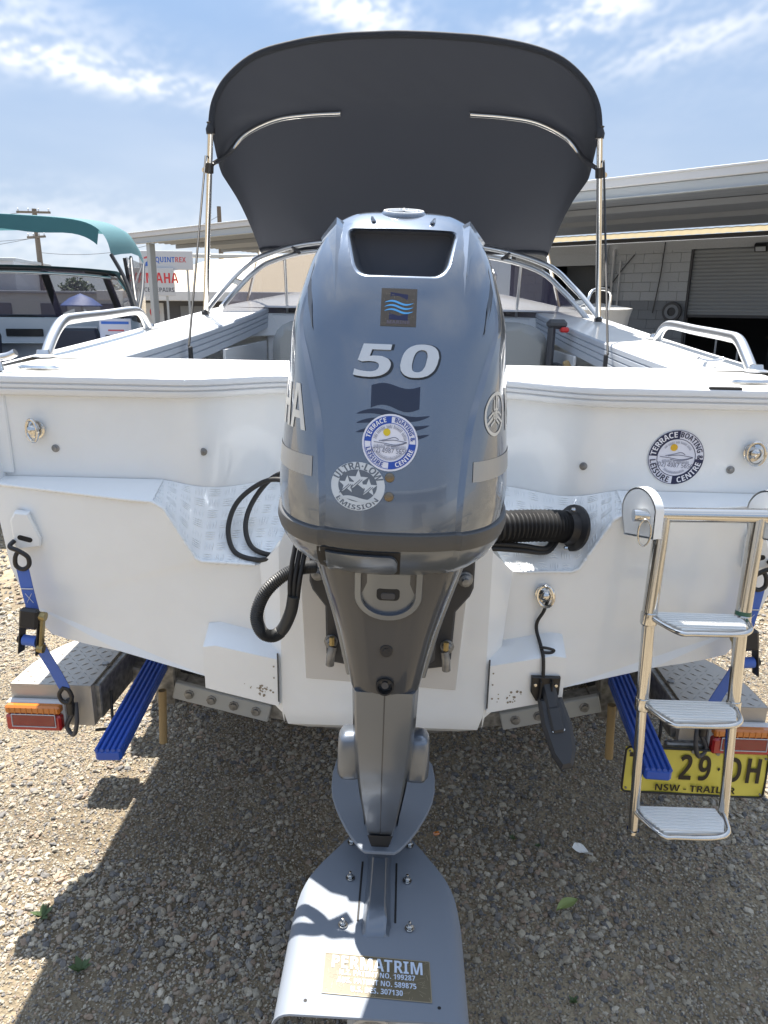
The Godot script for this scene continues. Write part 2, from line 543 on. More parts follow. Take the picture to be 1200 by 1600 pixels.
func build_ground() -> void:
	var m := mat("gravel_ground", Color.WHITE, 0.95)
	var c1 := ntex(noise(0.02, FastNoiseLite.TYPE_CELLULAR, 3, 21), lin(0.22, 0.18, 0.125), lin(0.5, 0.425, 0.3), 1024, lin(0.35, 0.295, 0.205))
	tri(m, c1, 1.1, true)
	m.heightmap_enabled = true
	m.heightmap_texture = ntex(noise(0.045, FastNoiseLite.TYPE_CELLULAR, 3, 22), Color(0, 0, 0), Color(1, 1, 1), 1024)
	m.heightmap_scale = 1.2
	m.detail_enabled = true
	m.detail_blend_mode = BaseMaterial3D.BLEND_MODE_MUL
	m.detail_uv_layer = BaseMaterial3D.DETAIL_UV_2
	m.detail_albedo = ntex(noise(0.008, FastNoiseLite.TYPE_SIMPLEX_SMOOTH, 5, 23), Color(0.62, 0.6, 0.58), Color(1, 1, 1), 512)
	m.uv2_triplanar = true
	m.uv2_world_triplanar = true
	m.uv2_scale = Vector3.ONE * 0.13
	var g := G.new()
	for i in 12:
		for j in 12:
			var a := Vector3(-480 + i * 80, 0, -880 + j * 80)
			g.q(a, a + Vector3(0, 0, 80), a + Vector3(80, 0, 80), a + Vector3(80, 0, 0))
	var o := part("gravel_ground", g, m, self)
	o.set_meta("kind", "structure")
	o.set_meta("label", "grey brown gravel yard under the boat and its trailer")
	var stone := mat("stone", Color.WHITE, 0.9)
	stone.vertex_color_use_as_albedo = true
	tri(stone, ntex(noise(0.05, FastNoiseLite.TYPE_SIMPLEX_SMOOTH, 4, 31), Color(0.8, 0.8, 0.8), Color(1, 1, 1), 256), 9.0)
	var tones := [Color(0.37, 0.335, 0.27), Color(0.31, 0.285, 0.245), Color(0.42, 0.375, 0.295), Color(0.225, 0.215, 0.205), Color(0.46, 0.415, 0.325), Color(0.165, 0.162, 0.163), Color(0.37, 0.285, 0.215), Color(0.54, 0.49, 0.4), Color(0.34, 0.28, 0.215)]
	var patch := noise(0.8, FastNoiseLite.TYPE_SIMPLEX_SMOOTH, 3, 40)
	for kind in 5:
		var at: Array[Transform3D] = []
		var col: Array[Color] = []
		var r := RandomNumberGenerator.new()
		r.seed = 100 + kind
		for layer in 3:  # fine grit, stones, and a far belt
			var count: int = [42000, 9000, 5200][layer]
			for i in count:
				var x: float
				var z: float
				if layer < 2:
					x = r.randf_range(-2.2, 2.1); z = -r.randf_range(1.0, 3.4)
				else:
					x = r.randf_range(-7.0, 3.2); z = -pow(r.randf(), 1.4) * 6.0 - 3.3
				var here := 0.5 + 0.5 * patch.get_noise_2d(x * 1.4, z * 1.4)
				var s: float
				if layer == 0:
					s = 0.0032 + 0.0055 * pow(r.randf(), 1.6)
				elif layer == 1:
					if r.randf() > 1.5 * smoothstep(0.3, 0.85, here) + 0.1: continue
					s = 0.007 + 0.017 * pow(r.randf(), 2.4) * (0.5 + 0.7 * here)
				else:
					s = 0.014 + 0.022 * pow(r.randf(), 1.5)
				var b := Basis.from_euler(Vector3(r.randf_range(-0.5, 0.5), r.randf() * TAU, r.randf_range(-0.5, 0.5)))
				b = b.scaled_local(Vector3(s * r.randf_range(0.9, 1.35), s * r.randf_range(0.7, 1.15), s * r.randf_range(0.8, 1.2)))
				at.append(Transform3D(b, Vector3(x, s * r.randf_range(0.02, 0.24), z)))
				var w: Color = tones[mini(int(pow(r.randf(), 1.25) * tones.size()), tones.size() - 1)]
				var k := r.randf_range(0.84, 1.16) * (0.8 + 0.35 * here)
				col.append(Color(w.r * k, w.g * k, w.b * k))
		var mm := MultiMesh.new()
		mm.transform_format = MultiMesh.TRANSFORM_3D
		mm.use_colors = true
		mm.mesh = pebble(kind + 1)
		mm.mesh.surface_set_material(0, stone)
		mm.instance_count = at.size()
		for i in at.size():
			mm.set_instance_transform(i, at[i])
			mm.set_instance_color(i, col[i])
		var mi := MultiMeshInstance3D.new()
		mi.name = "gravel"
		mi.multimesh = mm
		mi.set_meta("kind", "stuff")
		mi.set_meta("label", "loose grey and tan gravel stones strewn over the yard")
		add_child(mi, true)


# ---------------------------------------------------------------- the boat

func gun_w(z: float) -> float:
	return curve_at([[0.1, 0.985], [-0.5, 1.005], [-1.3, 1.005], [-2.0, 0.975], [-2.6, 0.88], [-3.4, 0.6], [-4.2, 0.1]], z)

func curve_at(tab: Array, z: float) -> float:
	for i in tab.size() - 1:
		var a: Array = tab[i]
		var b: Array = tab[i + 1]
		if z >= b[0] or i == tab.size() - 2:
			var t := clampf((z - a[0]) / (b[0] - a[0]), 0, 1)
			var p: Array = tab[maxi(i - 1, 0)]
			var n: Array = tab[mini(i + 2, tab.size() - 1)]
			return cubic_interpolate(a[1], b[1], p[1], n[1], t)
	return tab[0][1]

func gun_y(z: float) -> float:
	var d := maxf(0.0, -z)
	return 1.386 + 0.042 * d + 0.011 * d * d

func wall_z(x: float) -> float:  # the upper transom: set back behind the motor
	return lerpf(-0.185, -0.045, smoothstep(0.26, 0.50, absf(x)))

func face_z(x: float) -> float:  # the lower stern
	return 0.05 - maxf(0.0, absf(x) - 0.6) * 0.11

func build_boat() -> void:
	var b := thing("boat", "white aluminium runabout on the trailer with a small tinted windscreen", "boat", BOAT)
	# hull skin
	var g := G.new()
	var secs := []
	for z in [-0.0, -0.5, -1.0, -1.6, -2.2, -2.8, -3.4, -3.9, -4.2]:
		var w := gun_w(z)
		var k: float = w / 1.0
		var rise := maxf(0.0, -z - 1.8)
		var y0 := 0.525 + 0.09 * rise * rise
		var h := PackedVector3Array()
		for p in [[1.0, gun_y(z) - 0.01], [0.95, 1.13 + 0.06 * rise], [0.928, 0.92 + 0.09 * rise], [0.895, 0.825 + 0.11 * rise], [0.84, 0.745 + 0.12 * rise], [0.78, 0.733 + 0.12 * rise], [0.66, 0.712 + 0.125 * rise], [0.43, 0.648 + 0.12 * rise], [0.0, y0]]:
			h.append(Vector3(p[0] * k, p[1], z))
		secs.append(h)
	for i in secs.size() - 1:
		for s in [1.0, -1.0]:
			var A := PackedVector3Array(); var B := PackedVector3Array()
			for p in secs[i]: A.append(p * Vector3(s, 1, 1))
			for p in secs[i + 1]: B.append(p * Vector3(s, 1, 1))
			if s > 0: g.strip(A, B)
			else: g.strip(B, A)
	part("hull", g, M.white_paint, b, 30)
	# lower stern: one plate with the two wells cut down
	var half := [[0.95, 1.13], [0.55, 1.105], [0.525, 1.09], [0.455, 0.968], [0.44, 0.96], [0.305, 0.955], [0.29, 0.962], [0.25, 1.02], [0.25, 0.53], [0.26, 0.585], [0.43, 0.65], [0.66, 0.713], [0.74, 0.724], [0.79, 0.733], [0.84, 0.745], [0.895, 0.825], [0.928, 0.92]]
	for s in [1.0, -1.0]:
		var poly := PackedVector2Array()
		for p in half: poly.append(Vector2(p[0] * s, p[1]))
		g = G.new()
		g.flat(poly, func(x, y): return Vector3(x, y, face_z(x)))
		part("stern_plate", g, M.white_paint, b, 20)
	# ledges and tread wells
	for s in [1.0, -1.0]:
		g = G.new()
		var A := PackedVector3Array(); var B := PackedVector3Array()
		for x in [0.95, 0.85, 0.75, 0.65, 0.55]:
			A.append(Vector3(x * s, 1.105 + 0.025 * (x - 0.55) / 0.4, face_z(x)))
			B.append(Vector3(x * s, 1.137, wall_z(x) + 0.004))
		if s > 0: g.strip(B, A)
		else: g.strip(A, B)
		part("stern_ledge", g, M.white_paint, b, 20)
	var well := func(s: float, f: float, t: float) -> Vector3:  # f across from the ledge inwards, t from the edge forward
		var x := lerpf(0.55, 0.25, f)
		var y0 := lerpf(1.105, 0.956, smoothstep(0.0, 0.36, f))
		var xb := lerpf(0.575, 0.22, f)
		return Vector3(lerpf(x, xb, t) * s, lerpf(y0, lerpf(1.137, 1.11, smoothstep(0.0, 0.5, f)), t), lerpf(0.05, wall_z(xb) + 0.003, t))
	for s in [1.0, -1.0]:
		g = G.new()
		g.grid(14, 6, func(a, c): return well.call(s, a if s < 0 else 1 - a, c))
		part("tread_well", g, M.white_paint, b, 60)
	g = G.new()
	for s in [1.0, -1.0]:
		for i in 11:
			for j in 7:
				for k in 4:
					var flip := (i + j) % 2 == 0
					var f0 := (i + 0.5) / 11.0; var t0 := (j + 0.5) / 7.0
					var d := (k - 1.5) * 0.2
					var pa: Vector3; var pb: Vector3
					if flip:
						pa = well.call(s, f0 - 0.035, t0 + d / 7.0); pb = well.call(s, f0 + 0.035, t0 + d / 7.0)
					else:
						pa = well.call(s, f0 + d / 11.0, t0 - 0.055); pb = well.call(s, f0 + d / 11.0, t0 + 0.055)
					var mid := (pa + pb) * 0.5 + Vector3(0, 0.0006, 0.0004)
					g.tube(PackedVector3Array([pa, mid, pb]), 0.0014, 6, PackedFloat32Array([0.0005, 0.0019, 0.0005]))
	var ribs := part("tread_rib", g, M.white_paint, b, 60)
	ribs.set_meta("kind", "stuff")
	# weld bead along the stern edge
	g = G.new()
	for s in [1.0, -1.0]:
		var p := PackedVector3Array(); var rs := PackedFloat32Array()
		var key := [[0.95, 1.13], [0.55, 1.105], [0.525, 1.09], [0.455, 0.968], [0.44, 0.96], [0.305, 0.955]]
		for i in key.size() - 1:
			var n := maxi(2, int(Vector2(key[i][0] - key[i + 1][0], key[i][1] - key[i + 1][1]).length() / 0.006))
			for k in n:
				var x := lerpf(key[i][0], key[i + 1][0], float(k) / n)
				p.append(Vector3(x * s, lerpf(key[i][1], key[i + 1][1], float(k) / n), face_z(x) + 0.0005))
				rs.append(0.0042 + 0.0012 * sin(k * 2.4) + rng.randf_range(-0.0006, 0.0006))
		g.tube(p, 0.004, 8, rs)
	part("weld_bead", g, M.white_paint, b, 60)
	# upper transom
	g = G.new()
	var A := PackedVector3Array(); var B := PackedVector3Array()
	for i in 61:
		var x := lerpf(-0.985, 0.985, i / 60.0)
		A.append(Vector3(x, 1.09, wall_z(x))); B.append(Vector3(x, 1.36, wall_z(x) + 0.006))
	g.strip(A, B)
	for s in [1.0, -1.0]:  # a plate that laps over the outer end
		g.box(Vector3(s * 0.955, 1.245, wall_z(1) + 0.006), Vector3(0.075, 0.2, 0.008), 0.003)
	part("transom", g, M.white_paint, b, 20)
	# grooved rim, swept round the whole gunwale
	g = G.new()
	var path := PackedVector3Array()
	for i in 40:
		var z := lerpf(-4.2, -0.16, i / 39.0)
		path.append(Vector3(-gun_w(z), gun_y(z), z))
	for a in [0.15, 0.35, 0.55, 0.75, 0.95]:
		path.append(Vector3(-0.92 - 0.07 * cos(a * PI / 2), gun_y(0), wall_z(1) - 0.07 + 0.07 * sin(a * PI / 2)))
	for i in 73:
		var x := lerpf(-0.9, 0.9, i / 72.0)
		path.append(Vector3(x, gun_y(0), wall_z(x)))
	for i in 45: path.append(path[44 - i] * Vector3(-1, 1, 1))
	var prof := P2([0.0, -0.052, 0.016, -0.05, 0.026, -0.046, 0.029, -0.040, 0.029, -0.034, 0.024, -0.0325, 0.024, -0.0305, 0.0295, -0.029, 0.0295, -0.0225, 0.0245, -0.021, 0.0245, -0.019, 0.0295, -0.0175, 0.0295, -0.010, 0.027, -0.004, 0.020, 0.0, 0.008, 0.0015, 0.0, 0.001])
	var prev := PackedVector3Array()
	for i in path.size():
		var d := path[mini(i + 1, path.size() - 1)] - path[maxi(i - 1, 0)]
		var n := Vector3(-d.z, 0, d.x).normalized()
		var r := PackedVector3Array()
		for p in prof: r.append(path[i] + n * p.x + Vector3(0, p.y, 0))
		if i: g.strip(prev, r)
		prev = r
	part("gunwale_rim", g, M.rim_paint, b, 28)
	# decks
	g = G.new()
	A = PackedVector3Array(); B = PackedVector3Array()
	for i in 73:
		var x := lerpf(-0.98, 0.98, i / 72.0)
		A.append(Vector3(x, gun_y(0) + 0.001, wall_z(x) + 0.002)); B.append(Vector3(x, gun_y(-0.36) - 0.004, -0.36))
	g.strip(A, B)
	for s in [1.0, -1.0]:
		var I := PackedVector3Array(); var O := PackedVector3Array()
		for i in 21:
			var z := lerpf(-0.36, -2.3, i / 20.0)
			I.append(Vector3(s * side_x(z), gun_y(z) - 0.004, z)); O.append(Vector3(s * (gun_w(z) + 0.004), gun_y(z), z))
		if s > 0: g.strip(I, O)
		else: g.strip(O, I)
	part("side_deck", g, M.deck_paint, b, 20)
	g = G.new()
	A = PackedVector3Array()
	for i in 31:
		A.append(Vector3(lerpf(-0.81, 0.81, i / 30.0), gun_y(-0.36) - 0.01, -0.362))
	g.tube(A, 0.012, 10)
	part("deck_edge", g, M.deck_paint, b, 60)
	g = G.new()
	g.box(Vector3(0, 1.04, -0.36), Vector3(1.62, 0.66, 0.01), 0.002)
	part("rear_bulkhead", g, M.white_paint, b)
	g = G.new()
	for i in 16:
		var z0 := lerpf(-2.3, -4.2, i / 16.0); var z1 := lerpf(-2.3, -4.2, (i + 1) / 16.0)
		for j in 8:
			var f := func(a: float, z: float): return Vector3(a * gun_w(z), gun_y(z) + 0.06 * (1 - a * a) * smoothstep(-2.3, -2.9, z), z)
			g.q(f.call(-1 + j / 4.0, z0), f.call(-0.75 + j / 4.0, z0), f.call(-0.75 + j / 4.0, z1), f.call(-1 + j / 4.0, z1))
	part("foredeck", g, M.deck_paint, b, 40)
	# ribbed coamings
	for s in [1.0, -1.0]:
		g = G.new()
		var cp := P2([0.0, 0.0, 0.006, -0.006, 0.006, -0.022, -0.001, -0.025, 0.006, -0.028, 0.006, -0.044, -0.001, -0.047, 0.006, -0.05, 0.006, -0.066, -0.001, -0.069, 0.006, -0.072, 0.006, -0.098, 0.0, -0.1])
		prev = PackedVector3Array()
		for i in 22:
			var z := lerpf(-0.37, -2.35, i / 21.0)
			var r := PackedVector3Array()
			for p in cp: r.append(Vector3(s * (side_x(z) - p.x), gun_y(z) - 0.004 + p.y, z))
			if i:
				if s > 0: g.strip(prev, r)
				else: g.strip(r, prev)
			prev = r
		part("coaming", g, M.coaming_grey, b, 20)
		g = G.new()  # inner liner with an open pocket
		for seg in [[-0.37, -0.5, 0.72, 1.31], [-1.42, -2.34, 0.72, 1.37], [-0.5, -1.42, 0.72, 1.06]]:
			g.box(Vector3(s * 0.735, (seg[2] + seg[3]) / 2, (seg[0] + seg[1]) / 2), Vector3(0.012, seg[3] - seg[2], absf(seg[1] - seg[0])), 0.002)
		part("side_liner", g, M.rim_paint, b)
		g = G.new()
		g.box(Vector3(s * 0.86, 1.18, -0.96), Vector3(0.02, 0.34, 0.94), 0.002)
		g.box(Vector3(s * 0.8, 1.05, -0.96), Vector3(0.12, 0.012, 0.94), 0.002)
		part("side_pocket", g, M.dark_grey, b)
	g = G.new()
	g.box(Vector3(0, 0.72, -1.36), Vector3(1.5, 0.02, 2.0), 0.002)
	part("cockpit_floor", g, M.carpet, b)
	g = G.new()
	g.box(Vector3(0, 1.12, -2.36), Vector3(1.46, 0.78, 0.04), 0.01)
	part("dashboard", g, M.rim_paint, b)
	g = G.new()
	for s in [1.0, -1.0]: g.box(Vector3(s * 0.44, 1.16, -2.32), Vector3(0.5, 0.4, 0.06), 0.03)
	part("dash_panel", g, M.dark_grey, b)
	# centre pod that carries the motor
	g = G.new()
	var pod := func(y: float, w: float, z: float) -> PackedVector3Array:
		return V([w, y, z, w, y, -0.1, -w, y, -0.1, -w, y, z])
	g.loft([pod.call(0.528, 0.19, 0.06), pod.call(0.55, 0.235, 0.085), pod.call(0.6, 0.245, 0.1), pod.call(1.02, 0.245, 0.1), pod.call(1.1, 0.21, 0.1), pod.call(1.16, 0.17, 0.085)], true, true)
	for s in [1.0, -1.0]:
		g.flat(PackedVector2Array([Vector2(s * 0.245, 1.02), Vector2(s * 0.3, 0.958), Vector2(s * 0.27, 0.6), Vector2(s * 0.245, 0.59)]), func(x, y): return Vector3(x, y, 0.1 - (absf(x) - 0.245) * 0.85))
	part("motor_pod", g, M.white_paint, b, 20)
	g = G.new()
	g.prism(P2([-0.185, 0.69, 0.175, 0.67, 0.2, 1.08, -0.2, 1.08]), 0.095, 0.108, 0.002)
	part("mounting_plate", g, M.cast_alloy, b)
	# trim pockets beside the pod
	for s in [1.0, -1.0]:
		g = G.new()
		var q := []
		for p in [[0.252, 0.612, 0.75], [0.40, 0.648, 0.782], [0.43, 0.656, 0.778]]:
			q.append(p)
		var F := PackedVector3Array(); var T := PackedVector3Array(); var K := PackedVector3Array(); var K0 := PackedVector3Array()
		for p in q:
			F.append(Vector3(p[0] * s, p[1], 0.108)); T.append(Vector3(p[0] * s, p[2] - 0.012, 0.11)); K.append(Vector3(p[0] * s, p[2] + 0.022, 0.048)); K0.append(Vector3(p[0] * s, p[1], 0.048))
		if s > 0:
			g.strip(F, T); g.strip(T, K)
			g.q(F[2], K0[2], K[2], T[2]); g.q(K0[0], F[0], T[0], K[0])
		else:
			g.strip(T, F); g.strip(K, T)
			g.q(K0[2], F[2], T[2], K[2]); g.q(F[0], K0[0], K[0], T[0])
		g.strip(K0, F)
		part("trim_pocket", g, M.white_paint, b, 20)
		g = G.new()
		g.box(Vector3(0.252 * s, 0.69, 0.1095), Vector3(0.0035, 0.13, 0.003), 0.001)
		part("pocket_slot", g, M.dark_grey, b)
		g = G.new()
		for i in 22:
			var x := rng.randf_range(0.262, 0.335); var y := rng.randf_range(0.632, 0.662) + (x - 0.26) * 0.2
			var r := rng.randf_range(0.001, 0.0035)
			g.sector(Vector2(x * s, y), 0, r, 0, TAU, func(xx, yy): return Vector3(xx, yy, 0.1095), 6)
		for k in 2: g.sector(Vector2(0.262 * s, 0.69 + k * 0.03), 0, 0.0022, 0, TAU, func(xx, yy): return Vector3(xx, yy, 0.111), 8)
		g.col = Color(0.1, 0.08, 0.06)
		for i in g.c.size(): g.c[i] = Color(0.26, 0.22, 0.17)
		part("paint_chip", g, M.print, b)
	# transom hardware
	for e in [[-0.848, 1.255], [0.853, 1.239], [0.378, 0.905]]:
		var z: float = wall_z(e[0]) + 0.012 if e[1] > 1.1 else 0.055
		g = G.new()
		g.xf = Transform3D(Basis(Vector3.RIGHT, PI / 2), Vector3(e[0], e[1], z))
		g.lathe(P2([0, 0, 0.022, 0, 0.022, 0.003, 0.013, 0.006, 0.012, 0.022, 0.006, 0.026, 0, 0.026]), 20)
		g.xf = Transform3D(Basis(), Vector3(e[0], e[1], z))
		var loop := PackedVector3Array()
		for i in 25:
			var a := TAU * i / 24.0
			loop.append(Vector3(cos(a) * 0.017, sin(a) * 0.026, 0.02 + 0.008 * cos(a)))
		g.tube(loop, 0.004, 8)
		part("tow_eye", g, M.stainless, b, 40)
	for e in [[-0.81, 1.208], [-0.452, 1.205], [0.467, 1.193], [0.812, 1.194]]:
		g = G.new()
		g.xf = Transform3D(Basis(Vector3.RIGHT, PI / 2), Vector3(e[0], e[1], wall_z(e[0]) + 0.003))
		g.lathe(P2([0, 0, 0.0095, 0, 0.0095, 0.002, 0.0055, 0.003]), 16)
		g.lathe(P2([0.0055, 0.003, 0.005, 0.006, 0, 0.007]), 12)
		part("bolt", g, M.galvanised, b)
	g = G.new()
	g.prism(rrect(0.075, 0.012, 0.004, 3), 0.0, 0.006, 0.002)
	var vent := part("deck_vent", g, M.black_rubber, b)
	vent.position = Vector3(0.765, gun_y(0) - 0.002, -0.026)
	for s in [1.0, -1.0]:  # flush rod holders in the quarter decks
		g = G.new()
		var outer := PackedVector3Array(); var inner := PackedVector3Array(); var low := PackedVector3Array()
		for k in 24:
			var a := TAU * k / 24
			outer.append(Vector3(0.062 * cos(a), 0.001, 0.034 * sin(a))); inner.append(Vector3(0.045 * cos(a), 0.006, 0.02 * sin(a))); low.append(Vector3(0.043 * cos(a), -0.03, 0.018 * sin(a)))
		for k in 24:
			g.q(outer[(k + 1) % 24], outer[k], inner[k], inner[(k + 1) % 24])
		var rh := part("rod_holder", g, M.stainless, b, 60)
		rh.position = Vector3(s * 0.875, gun_y(-0.1) + 0.003, -0.13)
		rh.rotation.y = s * 0.35
		g = G.new()
		for k in 24:
			g.t(Vector3(0, 0.0025, 0), inner[(k + 1) % 24] * Vector3(1, 0.4, 1), inner[k] * Vector3(1, 0.4, 1))
		part("holder_mouth", g, M.void_black, rh, 10)
	for s in [1.0, -1.0]:
		g = G.new()
		var rail: PackedVector3Array
		if s < 0: rail = V([-0.98, 1.39, -0.37, -0.98, 1.45, -0.43, -0.98, 1.493, -0.50, -0.98, 1.503, -0.58, -0.98, 1.512, -0.82, -0.98, 1.523, -1.06, -0.98, 1.516, -1.14, -0.98, 1.485, -1.19, -0.98, 1.425, -1.26])
		else: rail = V([0.98, 1.385, -0.35, 0.98, 1.44, -0.42, 0.98, 1.478, -0.48, 0.98, 1.487, -0.56, 0.98, 1.497, -0.8, 0.98, 1.508, -1.02, 0.98, 1.5, -1.1, 0.98, 1.47, -1.15, 0.98, 1.41, -1.22])
		g.tube(curve(rail, 5), 0.0155, 14)
		part("grab_rail", g, M.aluminium, b, 60)
		for k in [0, rail.size() - 1]:
			g = G.new()
			g.xf = Transform3D(Basis(), Vector3(rail[k].x, gun_y(rail[k].z) - 0.002, rail[k].z + (0.0 if k == 0 else 0.02)))
			g.lathe(P2([0.0, 0.0, 0.032, 0.0, 0.032, 0.004, 0.019, 0.008, 0.016, 0.02]), 18)
			part("rail_foot", g, M.aluminium, b)
	# cleats
	for c in [[-0.965, -0.06, 0.0], [0.885, -0.42, 0.3]]:
		g = G.new()
		var y := gun_y(c[1])
		g.tube(curve(V([-0.075, 0.045, 0, -0.055, 0.036, 0, -0.02, 0.031, 0, 0.02, 0.031, 0, 0.055, 0.036, 0, 0.075, 0.045, 0]), 4), 0.009, 10, PackedFloat32Array(), true)
		for x in [-0.025, 0.025]: g.tube(V([x * 1.3, 0, 0, x, 0.03, 0]), 0.01, 10)
		var cl := part("cleat", g, M.aluminium, b, 60)
		cl.position = Vector3(c[0], y, c[1])
		cl.rotation.y = c[2]
		cl.scale = Vector3.ONE * (1.0 if c[0] < 0 else 0.55)
	# windscreen
	var outer := curve(V([-0.965, 1.50, -1.95, -0.905, 1.61, -2.08, -0.812, 1.728, -2.18, -0.72, 1.80, -2.27, -0.50, 1.873, -2.42, -0.02, 1.915, -2.52, 0.46, 1.862, -2.42, 0.735, 1.775, -2.25, 0.86, 1.66, -2.13, 0.955, 1.54, -2.03, 1.0, 1.46, -1.95]), 6)
	var inner := PackedVector3Array()
	for p in outer:
		var d := Vector3(p.x, p.y - 1.38, 0).normalized()
		inner.append(p - d * 0.048 + Vector3(0, 0, -0.035))
	g = G.new(); g.tube(outer, 0.0135, 12)
	part("windscreen_rail", g, M.aluminium, b, 60)
	g = G.new(); g.tube(inner.slice(3, inner.size() - 3), 0.0135, 12)
	part("windscreen_frame", g, M.aluminium, b, 60)
	for k in [9, inner.size() - 10]:
		g = G.new()
		g.beam(outer[k], inner[k], 0.02, 0.03, 0.006)
		part("rail_clamp", g, M.aluminium, b)
	for k in [22, 38]:
		g = G.new(); g.beam(outer[k], inner[k], 0.05, 0.012, 0.003)
		part("hinge_pad", g, M.dark_grey, b)
	var groups := [[3, 20], [20, 40], [40, inner.size() - 4]]
	for q in groups:
		g = G.new()
		for k in range(q[0], q[1]):
			var a := inner[k]; var c := inner[k + 1]
			var a0 := Vector3(a.x * 1.01, gun_y(-2.0) + 0.0 - absf(a.x) * 0.04 + 0.02, a.z - 0.06); var c0 := Vector3(c.x * 1.01, gun_y(-2.0) - absf(c.x) * 0.04 + 0.02, c.z - 0.06)
			g.q(a0, c0, c, a)
		part("windscreen_pane", g, M.tinted_glass, b, 60)
	for k in [20, 40]:
		g = G.new()
		g.tube(PackedVector3Array([inner[k], Vector3(inner[k].x, gun_y(-2.0), inner[k].z - 0.06)]), 0.008, 8)
		part("pane_post", g, M.aluminium, b, 60)
	g = G.new()
	for k in range(2, inner.size() - 3):
		var a := inner[k]; var c := inner[k + 1]
		var f := func(p: Vector3, y: float, dz: float): return Vector3(p.x * 1.01, gun_y(-2.0) - absf(p.x) * 0.04 + y, p.z + dz)
		g.q(f.call(a, -0.09, 0.0), f.call(c, -0.09, 0.0), f.call(c, 0.025, -0.05), f.call(a, 0.025, -0.05))
	part("windscreen_base", g, M.rim_paint, b, 60)
	# bow rail seen through the glass
	g = G.new()
	g.tube(curve(V([-0.55, 1.62, -3.2, -0.56, 1.78, -3.1, -0.4, 1.8, -3.7, 0, 1.82, -4.25, 0.4, 1.8, -3.7, 0.56, 1.78, -3.1, 0.55, 1.62, -3.2]), 6), 0.013, 10)
	part("bow_rail", g, M.aluminium, b, 60)
	# dealer's sticker on the transom
	var st := part("dealer_sticker", dealer(func(x, y, o): return Vector3(0.68 + x, 1.221 + y, wall_z(0.68) + 0.003 + o * 0.0004 + (y + 0.12) * 0.022), 0.0655, Color(0.012, 0.02, 0.075), Color(0.7, 0.42, 0.03), 0.06, false), M.print, b, 0)
	tag(st, "round navy and white dealer's sticker on the transom", "")


func side_x(z: float) -> float:
	return lerpf(0.80, 0.72, clampf((-z - 0.36) / 1.9, 0, 1))


func dealer(f: Callable, R: float, blue: Color, sunc: Color, tilt: float, rim: bool) -> G:
	var g := G.new()
	var at := func(o: float) -> Callable:
		return func(x, y): return f.call(x * cos(tilt) + y * sin(tilt), -x * sin(tilt) + y * cos(tilt), o)
	g.col = Color(0.74, 0.76, 0.86)
	g.sector(Vector2.ZERO, 0, R, 0, TAU, at.call(0.0), 48, 5)
	g.col = blue
	var r1 := R * (0.93 if rim else 0.99)
	var r0 := R * 0.69
	g.sector(Vector2.ZERO, r0, r1, PI / 2, PI, at.call(1.0), 16, 2)
	g.sector(Vector2.ZERO, r0, r1, PI * 1.5, TAU, at.call(1.0), 16, 2)
	for r in [[r1 - R * 0.02, r1], [r0 - R * 0.02, r0 + 0.002 * R]]:
		g.sector(Vector2.ZERO, r[0], r[1], 0, TAU, at.call(2.0), 48)
	var mid := (r0 + r1) / 2
	var h := (r1 - r0) * 0.68
	g.col = Color(0.8, 0.82, 0.9)
	text(g, "TERRACE", h, bold, on_arc(at.call(3.0), Vector2.ZERO, mid, 0.76 * PI), 1.0)
	text(g, "CENTRE", h, bold, on_arc(at.call(3.0), Vector2.ZERO, mid, 1.76 * PI, true), 1.0)
	g.col = blue.lerp(Color.BLACK, 0.25)
	text(g, "BOATING &", h * 0.93, bold, on_arc(at.call(3.0), Vector2.ZERO, mid, 0.25 * PI), 0.92)
	text(g, "LEISURE", h, bold, on_arc(at.call(3.0), Vector2.ZERO, mid, 1.25 * PI, true), 1.0)
	var ink := Color(0.12, 0.13, 0.2)
	g.col = ink
	text(g, "(02) 4987 5650", R * 0.16, plainf, func(x, y): return at.call(3.0).call(x, y - R * 0.28), 0.9)
	text(g, "iiiiiiiilliiiliiiiiliiii", R * 0.09, plainf, on_arc(at.call(3.0), Vector2.ZERO, R * 0.56, 1.5 * PI, true))
	text(g, "iili iiiiilii iiili liiiiiil iiiliii", R * 0.085, plainf, on_arc(at.call(3.0), Vector2.ZERO, R * 0.56, 0.5 * PI))
	text(g, "iiiliiiliii iii iiilliiiiiilii", R * 0.1, plainf, func(x, y): return at.call(3.0).call(x, y - R * 0.15), 0.9)
	g.col = sunc
	g.sector(Vector2(-0.14, 0.36) * R, 0, R * 0.13, 0, TAU, at.call(2.5), 18)
	g.col = ink
	for ln in [[-0.4, 0.04, -0.1, 0.12, 0.15, 0.2, 0.3, 0.13], [-0.3, 0.04, 0.1, 0.1, 0.35, 0.08, 0.6, 0.05], [-0.58, 0.0, -0.2, -0.03, 0.2, -0.06, 0.6, 0.05], [-0.2, -0.08, 0.1, -0.11, 0.35, -0.06, 0.6, 0.04]]:
		var c := Curve2D.new()
		for i in range(0, 8, 2): c.add_point(Vector2(ln[i], ln[i + 1]) * R)
		for k in 12:
			var p := c.sample_baked(c.get_baked_length() * k / 12.0, true); var q := c.sample_baked(c.get_baked_length() * (k + 1) / 12.0, true)
			var n := (q - p).orthogonal().normalized() * R * 0.011
			g.flat(PackedVector2Array([p + n, p - n, q - n, q + n]), at.call(2.5))
	return g


